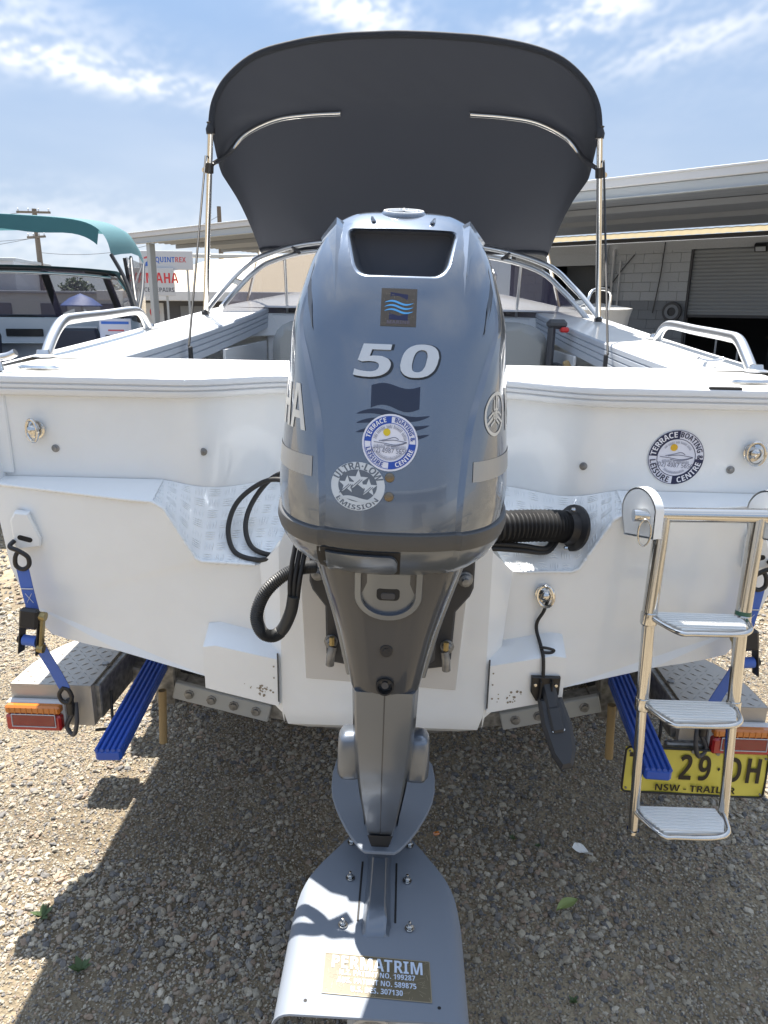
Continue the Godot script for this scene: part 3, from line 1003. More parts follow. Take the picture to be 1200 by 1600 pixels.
# ---------------------------------------------------------------- the outboard motor
# height, half width, rear, front, crease, crease depth
const COWL := [[1.242, 0.1745, 0.247, -0.30, 0.092, 0.006], [1.275, 0.1775, 0.243, -0.305, 0.092, 0.008], [1.32, 0.1755, 0.234, -0.305, 0.094, 0.009], [1.40, 0.169, 0.217, -0.30, 0.103, 0.009], [1.47, 0.165, 0.201, -0.295, 0.123, 0.008], [1.53, 0.163, 0.184, -0.285, 0.140, 0.004], [1.585, 0.150, 0.161, -0.265, 0.130, 0.001], [1.63, 0.133, 0.127, -0.235, 0.114, 0.001], [1.662, 0.113, 0.082, -0.20, 0.100, 0.002], [1.680, 0.096, 0.045, -0.16, 0.086, 0.0], [1.6915, 0.066, 0.01, -0.12, 0.058, 0.0], [1.698, 0.025, -0.04, -0.08, 0.02, 0.0]]

func cowl_row(y: float) -> PackedFloat32Array:
	var o := PackedFloat32Array()
	var n := COWL.size()
	var i := 0
	while i < n - 2 and y > COWL[i + 1][0]: i += 1
	var t := clampf((y - COWL[i][0]) / (COWL[i + 1][0] - COWL[i][0]), 0, 1)
	for k in 6:
		var a: float = COWL[maxi(i - 1, 0)][k]; var b: float = COWL[i][k]; var c: float = COWL[i + 1][k]; var d: float = COWL[mini(i + 2, n - 1)][k]
		var h0: float = COWL[i + 1][0] - COWL[i][0]
		var hm: float = maxf(COWL[i][0] - COWL[maxi(i - 1, 0)][0], 0.001); var hp: float = maxf(COWL[mini(i + 2, n - 1)][0] - COWL[i + 1][0], 0.001)
		var m0 := (c - b) * 0.5 + (b - a) * 0.5 * h0 / hm if i > 0 else c - b
		var m1 := (c - b) * 0.5 + (d - c) * 0.5 * h0 / hp if i < n - 2 else c - b
		var t2 := t * t; var t3 := t2 * t
		o.append((2 * t3 - 3 * t2 + 1) * b + (t3 - 2 * t2 + t) * m0 + (-2 * t3 + 3 * t2) * c + (t3 - t2) * m1)
	return o

func cowl_half(y: float) -> PackedVector2Array:  # half outline (x, z) from the middle of the back to the middle of the front
	var r := cowl_row(y)
	var w := r[1]; var zr := r[2]; var zf := r[3]
	var a := minf(r[4], w * 0.93); var bulge := r[5]
	var zc := minf(0.03, (zr + zf) / 2 + 0.04)
	var nr := 2.7
	var o := PackedVector2Array()
	var ta := asin(pow(a / w, nr / 2))
	var pt := func(th: float, off: float) -> Vector2:
		var s := sin(th); var c := cos(th)
		var p := Vector2(w * pow(absf(s), 2 / nr), zc + (zr - zc) * pow(maxf(c, 0.0), 2 / nr)) if c > 0 else Vector2(w * pow(absf(s), 2 / 2.5), zc - (zc - zf) * pow(-c, 2 / 2.5))
		return p + Vector2(p.x / (w * w), (p.y - zc) / pow(maxf(zr - zc, 0.02), 2)).normalized() * off
	for i in 10: o.append(pt.call(asin(pow(a * i / 9.0 / w, nr / 2)), 0.0))
	o.append(pt.call(ta + 0.03, bulge * 0.9))
	for i in range(1, 15):
		var f := i / 14.0
		o.append(pt.call(lerpf(ta + 0.055, PI / 2, f), bulge * (1.0 - 0.25 * f)))
	for i in range(1, 17): o.append(pt.call(lerpf(PI / 2, PI, i / 16.0), bulge * 0.75 * (1.0 - i / 16.0)))
	return o

func cowl_at(s: float, y: float, off := 0.0) -> Vector3:  # s metres round the cowl from the middle of its back
	var o := cowl_half(y)
	var left := absf(s)
	for i in o.size() - 1:
		var d := o[i].distance_to(o[i + 1])
		if left <= d or i == o.size() - 2:
			var p := o[i].lerp(o[i + 1], left / maxf(d, 1e-6))
			var t := (o[i + 1] - o[i]).normalized()
			var n := Vector2(-t.y, t.x)
			p += n * off
			return Vector3(p.x * (1 if s >= 0 else -1), y + off * 0.15, p.y)
		left -= d
	return Vector3.ZERO

func cowl_ring(y: float) -> PackedVector3Array:
	var h := cowl_half(y)
	var o := PackedVector3Array()
	for p in h: o.append(Vector3(p.x, y, p.y))
	for i in range(h.size() - 2, 0, -1): o.append(Vector3(-h[i].x, y, h[i].y))
	return o

func leg_ring(y: float, f: float, hw: float, zr: float, zf: float) -> PackedVector3Array:
	var h := [[f * 0.5, zr + 0.001], [f, zr], [f + 0.004, zr - 0.006], [hw - 0.006, zr - 0.07], [hw, zr - 0.085], [hw * 1.02, (zr + zf) / 2], [hw * 0.8, zf + 0.03], [hw * 0.3, zf]]
	var o := PackedVector3Array()
	for p in h: o.append(Vector3(p[0], y, p[1]))
	for i in range(7, -1, -1): o.append(Vector3(-h[i][0], y, h[i][1]))
	return o

func build_motor() -> void:
	var mo := thing("outboard_motor", "grey blue outboard motor hung on the stern of the white boat", "outboard motor", MOTOR)
	# cowl with the intake cut into its back
	var g := G.new()
	var rings := []
	for i in 41: rings.append(cowl_ring(1.242 + (1.699 - 1.242) * (1.0 - pow(1.0 - i / 40.0, 1.6))))
	g.loft(rings)
	var trap := PackedVector2Array()
	var corners := [Vector2(-0.078, 1.659), Vector2(0.078, 1.659), Vector2(0.0595, 1.594), Vector2(-0.0595, 1.594)]
	var rad := [0.012, 0.012, 0.018, 0.018]
	for k in 4:
		var c: Vector2 = corners[k]; var pv: Vector2 = corners[(k + 3) % 4]; var nx: Vector2 = corners[(k + 1) % 4]
		var p0: Vector2 = c + (pv - c).normalized() * rad[k]; var p1: Vector2 = c + (nx - c).normalized() * rad[k]
		for i in 7:
			var t := i / 6.0
			trap.append(p0.lerp(c, t).lerp(c.lerp(p1, t), t))
	var wide := PackedVector2Array()
	for p in trap: wide.append(p + (p - Vector2(0, 1.628)).normalized() * 0.0055)
	var shell := G.new()
	for i in range(0, g.v.size(), 3):
		var A := g.v[i]; var B := g.v[i + 1]; var C := g.v[i + 2]
		if (A.z + B.z + C.z) / 3.0 < -0.01 or maxf(A.y, maxf(B.y, C.y)) < 1.58 or absf(A.x + B.x + C.x) / 3.0 > 0.12:
			shell.t(A, B, C)
			continue
		var flat3 := PackedVector2Array([Vector2(A.x, A.y), Vector2(B.x, B.y), Vector2(C.x, C.y)])
		var area := (flat3[1] - flat3[0]).cross(flat3[2] - flat3[0])
		if absf(area) < 1e-9:
			shell.t(A, B, C)
			continue
		var lift := func(x: float, y: float) -> Vector3:
			var q := Vector2(x, y)
			var wb := (q - flat3[0]).cross(flat3[2] - flat3[0]) / area
			var wc := (flat3[1] - flat3[0]).cross(q - flat3[0]) / area
			return Vector3(x, y, A.z + (B.z - A.z) * wb + (C.z - A.z) * wc)
		for piece in Geometry2D.clip_polygons(flat3, wide):
			if not Geometry2D.is_polygon_clockwise(piece) or true: shell.flat(piece, lift)
	part("cowl", shell, M.cowl_paint, mo, 20)
	g = G.new()
	for i in trap.size():
		var p := trap[i]; var q := trap[(i + 1) % trap.size()]; var wp := wide[i]; var wq := wide[(i + 1) % wide.size()]
		var o0 := Vector3(wp.x, wp.y, cowl_z(wp.x, wp.y)); var o1 := Vector3(wq.x, wq.y, cowl_z(wq.x, wq.y))
		var m0 := Vector3(lerpf(wp.x, p.x, 0.6), lerpf(wp.y, p.y, 0.6), o0.z - 0.0015); var m1 := Vector3(lerpf(wq.x, q.x, 0.6), lerpf(wq.y, q.y, 0.6), o1.z - 0.0015)
		var n0 := Vector3(p.x, p.y, o0.z - 0.006); var n1 := Vector3(q.x, q.y, o1.z - 0.006)
		var e0 := Vector3(p.x * 0.93, 1.628 + (p.y - 1.628) * 0.88, -0.012); var e1 := Vector3(q.x * 0.93, 1.628 + (q.y - 1.628) * 0.88, -0.012)
		g.q(o1, o0, m0, m1); g.q(m1, m0, n0, n1); g.q(n1, n0, e0, e1)
	part("intake_lip", g, M.cowl_paint, mo, 50)
	g = G.new()
	g.xf = Transform3D(Basis(), Vector3(0, 1.626, 0.03))
	g.box(Vector3.ZERO, Vector3(0.17, 0.085, 0.004), 0.001)
	part("intake_screen", g, M.screen_navy, mo)
	# top emblem
	g = G.new()
	g.lathe(P2([0.026, 0.0045, 0.0265, 0.006, 0.031, 0.006, 0.0315, 0.0045]), 36)
	for k in 3:
		var a := k * TAU / 3 + PI / 2
		var d := Vector3(cos(a), 0, -sin(a))
		var n := Vector3(-d.z, 0, d.x)
		g.beam(Vector3(0, 0.006, 0) - d * 0.004, Vector3(0, 0.006, 0) + d * 0.026, 0.003, 0.003, 0.001)
		for s in [-1.0, 1.0]: g.beam(Vector3(0, 0.006, 0) + n * 0.007 * s + d * 0.006, Vector3(0, 0.006, 0) + n * 0.007 * s + d * 0.022, 0.0022, 0.003, 0.001)
	var em := part("emblem", g, M.raised_silver, mo, 40)
	g = G.new()
	g.lathe(P2([0, -0.004, 0.036, -0.004, 0.0355, 0.0015, 0.0325, 0.0045, 0.026, 0.005, 0, 0.005]), 36)
	var base := part("emblem_base", g, M.cowl_paint, mo, 40)
	base.transform = Transform3D(Basis(Vector3.RIGHT, 13 * DEG), Vector3(0, 1.6885, 0.012))
	em.transform = Transform3D(Basis(Vector3.RIGHT, 13 * DEG), Vector3(0, 1.6885, 0.012))
	g = G.new()
	for s in [1.0, -1.0]:
		g.beam(Vector3(s * 0.052, 1.689, 0.0), Vector3(s * 0.043, 1.672, 0.066), 0.007, 0.005, 0.0022)
	part("top_ridge", g, M.cowl_paint, mo)
	for s in [1.0, -1.0]:
		g = G.new()
		var fin := []
		for q in [[0.100, 1.6715, -0.03, 0.002], [0.0985, 1.6705, 0.03, 0.011], [0.0965, 1.656, 0.075, 0.009], [0.094, 1.632, 0.112, 0.006], [0.092, 1.60, 0.142, 0.0035], [0.09, 1.56, 0.164, 0.0005]]:
			var c := Vector3(q[0], q[1], maxf(cowl_z(q[0], q[1]), q[2] - 0.02) if q[2] > 0.06 else q[2])
			var h: float = q[3]
			fin.append(V([(c.x + h * 2.2 + 0.004) * s, c.y - h * 1.5 - 0.003, c.z - 0.012, (c.x + h * 0.2) * s, c.y + h * 0.8, c.z + h * 0.7, (c.x - h * 2.2 - 0.002) * s, c.y - h * 0.5 - 0.002, c.z + 0.002]))
		if s > 0: fin.reverse()
		g.loft(fin)
		part("shoulder_ridge", g, M.cowl_paint, mo, 50)
		g = G.new()
		var fc := func(x, y): return cowl_at(x, y, 0.0012)
		g.flat(PackedVector2Array([Vector2(s * 0.131, 1.515), Vector2(s * 0.137, 1.548), Vector2(s * 0.150, 1.612), Vector2(s * 0.158, 1.575), Vector2(s * 0.15, 1.553)]), fc)
		part("flank_facet", g, M.dark_gloss, mo, 60)
	# seal and lower pan
	g = G.new()
	var sr := []
	for q in [[1.249, 0.002], [1.246, 0.006], [1.234, 0.0075], [1.223, 0.004], [1.22, -0.004]]:
		var r := PackedVector3Array()
		for p in cowl_ring(1.244):
			var d := Vector2(p.x, p.z - 0.0).normalized()
			r.append(Vector3(p.x + d.x * q[1], q[0], p.z + d.y * q[1]))
		sr.push_front(r)
	g.loft(sr, true, true)
	part("cowl_seal", g, M.seal_rubber, mo, 40)
	g = G.new()
	var lows := []
	for q in [[1.224, 1.0, 0.0], [1.212, 0.995, -0.002], [1.19, 0.94, -0.012], [1.17, 0.86, -0.03], [1.155, 0.74, -0.05], [1.145, 0.66, -0.06]]:
		var r := PackedVector3Array()
		for p in cowl_ring(1.244): r.append(Vector3(p.x * q[1], q[0], p.z * lerpf(1.0, q[1], 0.5) + q[2]))
		lows.push_front(r)
	g.loft(lows)
	part("lower_pan", g, M.leg_paint, mo, 40)
	var pan := func(x: float, y: float) -> float:  # depth of the pan's back
		var t := clampf((1.204 - y) / 0.079, 0, 1)
		return 0.222 - 0.022 * t - 0.075 * t * t - x * x * 2.4
	# latch cover on the pan
	var pan_at := func(x: float, y: float, off: float) -> Vector3:
		var tab := [[-1.224, 1.0, 0.0], [-1.212, 0.995, -0.002], [-1.19, 0.94, -0.012], [-1.17, 0.86, -0.03], [-1.155, 0.74, -0.05], [-1.145, 0.66, -0.06]]
		var i := 0
		while i < 4 and -y > tab[i + 1][0]: i += 1
		var t := clampf((-y - tab[i][0]) / (tab[i + 1][0] - tab[i][0]), 0, 1)
		var k := lerpf(tab[i][1], tab[i + 1][1], t)
		return Vector3(x, y, cowl_z(x / k, 1.244) * lerpf(1.0, k, 0.5) + lerpf(tab[i][2], tab[i + 1][2], t) + off)
	g = G.new()
	for q in [[-0.104, 0.016, 0.0016, 0.0]]:
		g.grid(16, 6, func(a, c): return pan_at.call(lerpf(-0.104, 0.0165, a), lerpf(1.1685, 1.2195, c), 0.0016))
	part("latch_gap", g, M.void_black, mo, 60)
	g = G.new()
	var cover := func(a: float, c: float, off: float, k: float) -> Vector3:
		var x := lerpf(-0.0925, 0.0135, a)
		var e := clampf((x - 0.0015) / 0.012, 0.0, 1.0)
		return pan_at.call(lerpf(-0.0395, x, k), 1.1925 + (c - 0.5) * 2.0 * k * (0.0215 - 0.012 * (1.0 - sqrt(1.0 - e * e * 0.999))), off)
	g.grid(26, 6, func(a, c): return cover.call(a, c, 0.0075, 0.97))
	for e in 2:
		var hi := PackedVector3Array(); var low := PackedVector3Array()
		for i in 27:
			hi.append(cover.call(i / 26.0, float(e), 0.0075, 0.97)); low.append(cover.call(i / 26.0, float(e), 0.001, 1.0))
		if e == 0: g.strip(low, hi)
		else: g.strip(hi, low)
	for e in 2:
		g.q(cover.call(float(e), 0.0, 0.001, 1.0), cover.call(float(e), 1.0, 0.001, 1.0), cover.call(float(e), 1.0, 0.0075, 0.97), cover.call(float(e), 0.0, 0.0075, 0.97))
	part("latch_cover", g, M.leg_paint, mo, 40)
	# upper casing
	g = G.new()
	rings = []
	for q in [[0.912, 0.061, 0.112, -0.13], [0.922, 0.064, 0.119, -0.13], [0.975, 0.074, 0.128, -0.14], [1.03, 0.086, 0.138, -0.15], [1.0925, 0.104, 0.15, -0.16], [1.14, 0.118, 0.163, -0.17], [1.175, 0.128, 0.17, -0.18], [1.19, 0.131, 0.172, -0.18]]:
		rings.append(ring(q[0], q[1], q[2], q[3], 4.2, 56))
	g.loft(rings)
	part("upper_casing", g, M.dark_gloss, mo, 40)
	var cas := func(x: float, y: float, o: float) -> Vector3:
		var t := (y - 0.922) / (1.175 - 0.922)
		return Vector3(x, y, 0.119 + 0.051 * t - 4.0 * pow(absf(x), 3.0) * 12.0 + o)
	for s in [1.0, -1.0]:
		g = G.new()
		g.tube(curve(V([s * 0.1255, 1.172, 0.07, s * 0.117, 1.14, 0.072, s * 0.1035, 1.0925, 0.068, s * 0.0865, 1.03, 0.064, s * 0.0745, 0.975, 0.06, s * 0.0645, 0.925, 0.056]), 5), 0.006, 10)
		part("casing_edge", g, M.leg_paint, mo, 60)
	g = G.new()  # hollow round the tilt release, a raised U
	var ush := PackedVector2Array()
	var uin := PackedVector2Array()
	for i in 17:
		var a := PI + PI * i / 16.0
		ush.append(Vector2(cos(a) * 0.056, 1.118 + sin(a) * 0.046)); uin.append(Vector2(cos(a) * 0.043, 1.118 + sin(a) * 0.034))
	ush.append(Vector2(0.056, 1.168)); ush.insert(0, Vector2(-0.056, 1.168)); uin.append(Vector2(0.043, 1.168)); uin.insert(0, Vector2(-0.043, 1.168))
	var lo := PackedVector3Array(); var mi := PackedVector3Array(); var md := PackedVector3Array(); var li := PackedVector3Array()
	for i in ush.size():
		lo.append(cas.call(ush[i].x, ush[i].y, -0.001)); md.append(cas.call(lerpf(ush[i].x, uin[i].x, 0.3), lerpf(ush[i].y, uin[i].y, 0.3), 0.008))
		mi.append(cas.call(uin[i].x, uin[i].y, 0.008)); li.append(cas.call(uin[i].x * 0.97, uin[i].y + 0.001, 0.001))
	g.strip(lo, md); g.strip(md, mi); g.strip(mi, li)
	part("casing_rim", g, M.leg_paint, mo, 40)
	g = G.new()
	g.grid(8, 8, func(a, c):
		var x := lerpf(-0.042, 0.042, a)
		return cas.call(x, lerpf(1.118 - 0.034 * sqrt(maxf(0.0, 1.0 - pow(x / 0.0425, 2))), 1.168, c), 0.0015))
	part("casing_recess", g, M.leg_paint, mo, 50)
	for q in [[0.036, 0.021, 0.007, 1.122, "black"], [0.022, 0.011, 0.004, 1.119, "grey"]]:
		g = G.new()
		g.prism(rrect(q[0], q[1], q[2], 5), -0.004, 0.003 if q[4] == "black" else 0.005, 0.001)
		var o := part("release_slot" if q[4] == "black" else "release_catch", g, M.void_black if q[4] == "black" else M.dark_grey, mo)
		o.transform = Transform3D(Basis(Vector3.RIGHT, -6 * DEG), cas.call(0, q[3], 0.0012))
	g = G.new()
	g.prism(disc(0.0105, 20), -0.004, 0.002, 0.001)
	g.prism(disc(0.0055, 6), 0.0, 0.0035, 0.0005)
	var plug := part("plug", g, M.black_plastic, mo)
	plug.transform = Transform3D(Basis(Vector3.RIGHT, -10 * DEG), cas.call(0, 1.012, 0.0))
	g = G.new()
	g.xf = Transform3D(Basis(Vector3.RIGHT, PI / 2 - 0.1), cas.call(0, 0.94, -0.006))
	g.lathe(P2([0.0, 0.002, 0.011, 0.002, 0.0125, 0.014, 0.015, 0.014, 0.016, 0.0]), 20)
	part("exhaust_outlet", g, M.void_black, mo, 50)
	g = G.new()
	g.xf = Transform3D(Basis(Vector3.RIGHT, PI / 2 - 0.1), cas.call(0, 0.943, 0.004))
	g.lathe(P2([0.0, 0.0, 0.006, 0.0]), 16)
	part("outlet_pipe", g, M.dark_grey, mo, 50)
	# leg
	g = G.new()
	rings = []
	var spec := [[0.385, 0.012, 0.030, -0.09, -0.19], [0.45, 0.016, 0.034, -0.06, -0.17], [0.52, 0.022, 0.038, -0.015, -0.15], [0.60, 0.029, 0.046, 0.03, -0.13], [0.66, 0.0345, 0.051, 0.058, -0.12], [0.72, 0.039, 0.055, 0.08, -0.11], [0.80, 0.044, 0.059, 0.1, -0.11], [0.87, 0.047, 0.0605, 0.112, -0.11], [0.924, 0.048, 0.061, 0.118, -0.11]]
	for q in spec: rings.append(leg_ring(q[0], q[1], q[2], q[3], q[4]))
	g.loft(rings)
	part("leg", g, M.leg_paint, mo, 28)
	g = G.new()
	var line := PackedVector3Array()
	for q in spec.slice(2): line.append(Vector3(0, q[0], q[3] + 0.001))
	g.tube(line, 0.0012, 6)
	part("leg_seam", g, M.dark_gloss, mo)
	for s in [1.0, -1.0]:  # mount covers
		g = G.new()
		rings = []
		for q in [[-0.05, 0.5], [-0.045, 0.8], [-0.036, 0.97], [-0.015, 1.0], [0.015, 1.0], [0.036, 0.97], [0.045, 0.8], [0.05, 0.5]]:
			var r := PackedVector3Array()
			for k in 24:
				var a := TAU * k / 24
				r.append(Vector3(signf(cos(a)) * pow(absf(cos(a)), 0.6) * 0.026 * q[1], q[0], -signf(sin(a)) * pow(absf(sin(a)), 0.6) * 0.036 * q[1]))
			rings.append(r)
		g.loft(rings)
		var mc := part("mount_cover", g, M.leg_paint, mo, 60)
		mc.position = Vector3(s * 0.066, 0.688, -0.055)
		mc.rotation_degrees = Vector3(-8, 0, 0)
	# splash plate
	g = G.new()
	var sp := PackedVector2Array()
	for q in [[0.03, -0.025], [0.042, -0.035], [0.06, -0.062], [0.075, -0.089], [0.089, -0.12], [0.102, -0.152], [0.114, -0.19], [0.1205, -0.23], [0.1225, -0.28], [0.118, -0.33], [0.1, -0.37], [0.06, -0.4], [0.0, -0.41]]: sp.append(Vector2(q[0], q[1]))
	for i in range(11, -1, -1): sp.append(Vector2(-sp[i].x, sp[i].y))
	g.xf = Transform3D(Basis(Vector3.RIGHT, -PI / 2) , Vector3(0, 0.475, 0))
	var spm := PackedVector2Array()
	for p in sp: spm.append(Vector2(p.x, -p.y))
	g.prism(spm, -0.006, 0.0, 0.002)
	var spl := part("splash_plate", g, M.plate_paint, mo)
	spl.rotation_degrees.x = 0
	# stabiliser plate with rolled edges
	g = G.new()
	var half := func(F: float) -> float:
		return curve_at([[1.42, 0.05], [1.39, 0.07], [1.354, 0.094], [1.30, 0.127], [1.243, 0.155], [1.205, 0.168], [1.185, 0.172], [1.12, 0.2], [1.05, 0.215], [0.95, 0.222]], F)
	var bend := func(u: float) -> Vector2:  # distance across -> (x, drop)
		var k := 0.140
		var R := 0.032
		if u < k: return Vector2(u, 0)
		var a := minf((u - k) / R, 1.45)
		var p := Vector2(k + R * sin(a), -R * (1 - cos(a)))
		var more := maxf(0.0, u - k - 1.45 * R)
		return p + Vector2(cos(1.45), -sin(1.45)) * more
	for under in [0.0, -0.005]:
		g.grid(44, 24, func(a, c):
			var F := lerpf(1.42, 0.95, c)
			var uu: float = (a * 2 - 1) * float(half.call(F))
			var p: Vector2 = bend.call(absf(uu))
			if under == 0.0: return Vector3(p.x * signf(uu), 0.372 + p.y, 1.2 - F)
			return Vector3(-(p.x - 0.003 * minf(1.0, absf(p.y) / 0.02)) * signf(uu), 0.372 + p.y + under, 1.2 - F))
	var edge := PackedVector3Array()
	for i in 45:
		var uu: float = (i / 44.0 * 2 - 1) * float(half.call(0.95))
		var p: Vector2 = bend.call(absf(uu))
		edge.append(Vector3(p.x * signf(uu), 0.3695 + p.y, 0.25))
	g.tube(edge, 0.003, 6)
	part("stabiliser_plate", g, M.plate_paint, mo, 40)
	for s in [1.0, -1.0]:
		g = G.new()
		g.box(Vector3(s * 0.0375, 0.3722, -0.03), Vector3(0.004, 0.002, 0.16), 0.0005)
		part("plate_slot", g, M.void_black, mo)
		for q in [[0.066, 0.062], [0.061, -0.06], [0.066, -0.165]]:
			g = G.new()
			g.lathe(P2([0, 0, 0.0095, 0, 0.0095, 0.0018, 0.007, 0.002]), 16)
			g.lathe(P2([0.0066, 0.002, 0.0066, 0.007, 0.0058, 0.008, 0.0035, 0.0082]), 6)
			g.lathe(P2([0.0036, 0.008, 0.0036, 0.014, 0.0025, 0.0165, 0, 0.017]), 12)
			var bo := part("plate_bolt", g, M.stainless, mo, 30)
			bo.position = Vector3(s * q[0], 0.3735, q[1])
		g = G.new()
		g.lathe(P2([0.0032, 0.0, 0.0, 0.0004]), 12)
		var hole := part("plate_hole", g, M.void_black, mo, 0)
		hole.position = Vector3(s * 0.118, 0.3725, 0.225)
	# ridge on the plate, dark tab above it
	g = G.new()
	rings = []
	for q in [[-0.17, 0.02, 0.11], [-0.12, 0.018, 0.075], [-0.095, 0.017, 0.05], [-0.06, 0.0175, 0.04], [0.03, 0.019, 0.034], [0.06, 0.0205, 0.03], [0.082, 0.019, 0.012], [0.088, 0.014, 0.0]]:
		var w: float = q[1]; var h: float = q[2]
		rings.append(V([w * 1.5, 0.37, q[0], w * 1.12, 0.37 + h * 0.45, q[0], w, 0.37 + h * 0.85, q[0], w * 0.75, 0.37 + h, q[0], -w * 0.75, 0.37 + h, q[0], -w, 0.37 + h * 0.85, q[0], -w * 1.12, 0.37 + h * 0.45, q[0], -w * 1.5, 0.37, q[0]]))
	g.loft(rings)
	part("plate_ridge", g, M.leg_paint, mo, 45)
	g = G.new()
	g.grid(1, 1, func(a, c): return Vector3((a * 2 - 1) * lerpf(0.0175, 0.0255, c), lerpf(0.479, 0.535, c), lerpf(-0.038, -0.004, c) + 0.003))
	part("anode_tab", g, M.void_black, mo)
	# label on the plate
	g = G.new()
	var pl := func(x: float, y: float, o: float) -> Vector3: return Vector3(0.006 + x - y * 0.03, 0.3728 + o * 0.0004, 0.172 - y + x * 0.04)
	g.col = Color(0.12, 0.1, 0.062)
	g.grid(10, 6, func(a, c): return pl.call((a - 0.5) * 0.196, (c - 0.5) * 0.082, 0.0))
	var r := RandomNumberGenerator.new(); r.seed = 5
	g.col = Color(0.26, 0.22, 0.15)
	for i in 150:
		var p := Vector2(r.randf_range(-0.095, 0.095), r.randf_range(-0.04, 0.04))
		var d := Vector2(r.randf_range(-0.006, 0.006), r.randf_range(0.004, 0.016)) * (1 if r.randf() < 0.5 else -1)
		if i % 3 == 0: d = Vector2(d.y, d.x)
		var q2 := Vector2(clampf(p.x + d.x, -0.097, 0.097), clampf(p.y + d.y, -0.0405, 0.0405))
		var n := (q2 - p).orthogonal().normalized() * r.randf_range(0.0002, 0.0005)
		g.flat(PackedVector2Array([p + n, p - n, q2 - n, q2 + n]), func(x, y): return pl.call(x, y, 1.0))
	for k in 4:
		var A2 := [Vector2(-0.098, -0.041), Vector2(0.098, -0.041), Vector2(0.098, 0.041), Vector2(-0.098, 0.041)]
		var p: Vector2 = A2[k]; var q3: Vector2 = A2[(k + 1) % 4]
		var n := (q3 - p).orthogonal().normalized() * 0.0008
		g.flat(PackedVector2Array([p + n, p - n, q3 - n, q3 + n]), func(x, y): return pl.call(x, y, 1.5))
	g.col = Color(0.5, 0.58, 0.7)
	text(g, "PERMATRIM", 0.0255, bold, func(x, y): return pl.call(x, y + 0.024, 2.0), 0.84)
	for q in [["N.Z. PATENT NO. 199287", 0.0035], ["AUS. PATENT NO. 589875", -0.0125], ["U.S. DES. 307130", -0.0285]]:
		text(g, q[0], 0.0105, bold, func(x, y): return pl.call(x, y + q[1], 2.0), 0.84)
	part("plate_label", g, M.print, mo, 0)
	# gearcase and propeller
	g = G.new()
	g.xf = Transform3D(Basis(Vector3.RIGHT, PI / 2), Vector3(0, 0.175, 0))
	g.lathe(P2([0, -0.3, 0.02, -0.28, 0.04, -0.22, 0.05, -0.14, 0.052, -0.05, 0.048, 0.02]), 28)
	g.xf = Transform3D()
	rings = []
	for q in [[0.02, 0.006, 0.0, -0.14], [0.12, 0.014, 0.02, -0.18], [0.175, 0.03, 0.02, -0.22], [0.3, 0.03, -0.02, -0.2], [0.37, 0.034, -0.02, -0.2]]: rings.append(ring(q[0], q[1], q[2], q[3], 2.2, 24))
	g.loft(rings)
	part("gearcase", g, M.leg_paint, mo, 45)
	var pr := Node3D.new(); pr.name = "propeller"; mo.add_child(pr, true)
	pr.position = Vector3(0.0, 0.178, 0.02)
	g = G.new()
	g.xf = Transform3D(Basis(Vector3.RIGHT, PI / 2), Vector3.ZERO)
	g.lathe(P2([0.044, 0.0, 0.049, 0.01, 0.05, 0.1, 0.053, 0.118, 0.046, 0.118, 0.043, 0.09, 0.014, 0.085, 0.014, 0.1, 0.0, 0.102]), 32)
	part("hub", g, M.prop_paint, pr, 40)
	for k in 3:
		g = G.new()
		var rot := Basis(Vector3.BACK, k * TAU / 3 + 0.55)
		for under in [0, 1]:
			g.grid(10, 10, func(a, c):
				var rr := lerpf(0.045, 0.155, c)
				var ww := lerpf(0.55, 0.85, sin(c * 2.4)) * sqrt(maxf(0.0, 1.0 - pow(c, 6.0)))
				var th: float = ((1 - a if under else a) - 0.5) * ww * 1.9
				return rot * Vector3(sin(th) * rr, cos(th) * rr, 0.055 + th * 0.062 - 0.012 * c + (-0.0025 if under else 0.0025)))
		part("blade", g, M.prop_paint, pr, 50)
	# clamp bracket
	for s in [1.0, -1.0]:
		g = G.new()
		g.xf = Transform3D(Basis(), Vector3(0, 0, -0.335))
		g.prism(PackedVector2Array([Vector2(s * 0.186, 1.08), Vector2(s * 0.187, 0.945), Vector2(s * 0.18, 0.925), Vector2(s * 0.15, 0.885), Vector2(s * 0.146, 0.765), Vector2(s * 0.135, 0.745), Vector2(s * 0.08, 0.735), Vector2(s * 0.08, 1.08)]), -0.005, 0.016, 0.005)
		g.xf = Transform3D()
		g.box(Vector3(s * 0.085, 0.97, -0.25), Vector3(0.03, 0.3, 0.14), 0.01)
		part("clamp_bracket", g, M.dark_plastic, mo)
		for q in [[0.166, 0.968, 0.0145], [0.135, 0.80, 0.013]]:
			g = G.new()
			g.xf = Transform3D(Basis(Vector3.RIGHT, PI / 2), Vector3(s * q[0], q[1], -0.319))
			g.lathe(P2([0, 0, q[2] * 1.25, 0, q[2] * 1.25, 0.003, q[2], 0.004, q[2], 0.014, q[2] * 0.6, 0.016, q[2] * 0.6, 0.026, 0, 0.027]), 12)
			part("bracket_bolt", g, M.galvanised, mo)
		g = G.new()
		g.tube(V([s * 0.128, 0.80, -0.29, s * 0.132, 0.78, -0.285, s * 0.134, 0.755, -0.288]), 0.010, 10)
		part("grease_fitting", g, M.galvanised, mo, 50)
		g = G.new()
		g.tube(V([s * 0.13, 0.805, -0.288, s * 0.13, 0.825, -0.288]), 0.0065, 6)
		part("fitting_cap", g, M.brass, mo, 50)
	g = G.new()
	g.box(Vector3(0, 0.98, -0.26), Vector3(0.16, 0.36, 0.12), 0.02)
	part("swivel_bracket", g, M.dark_gloss, mo)
	# numerals
	g = G.new()
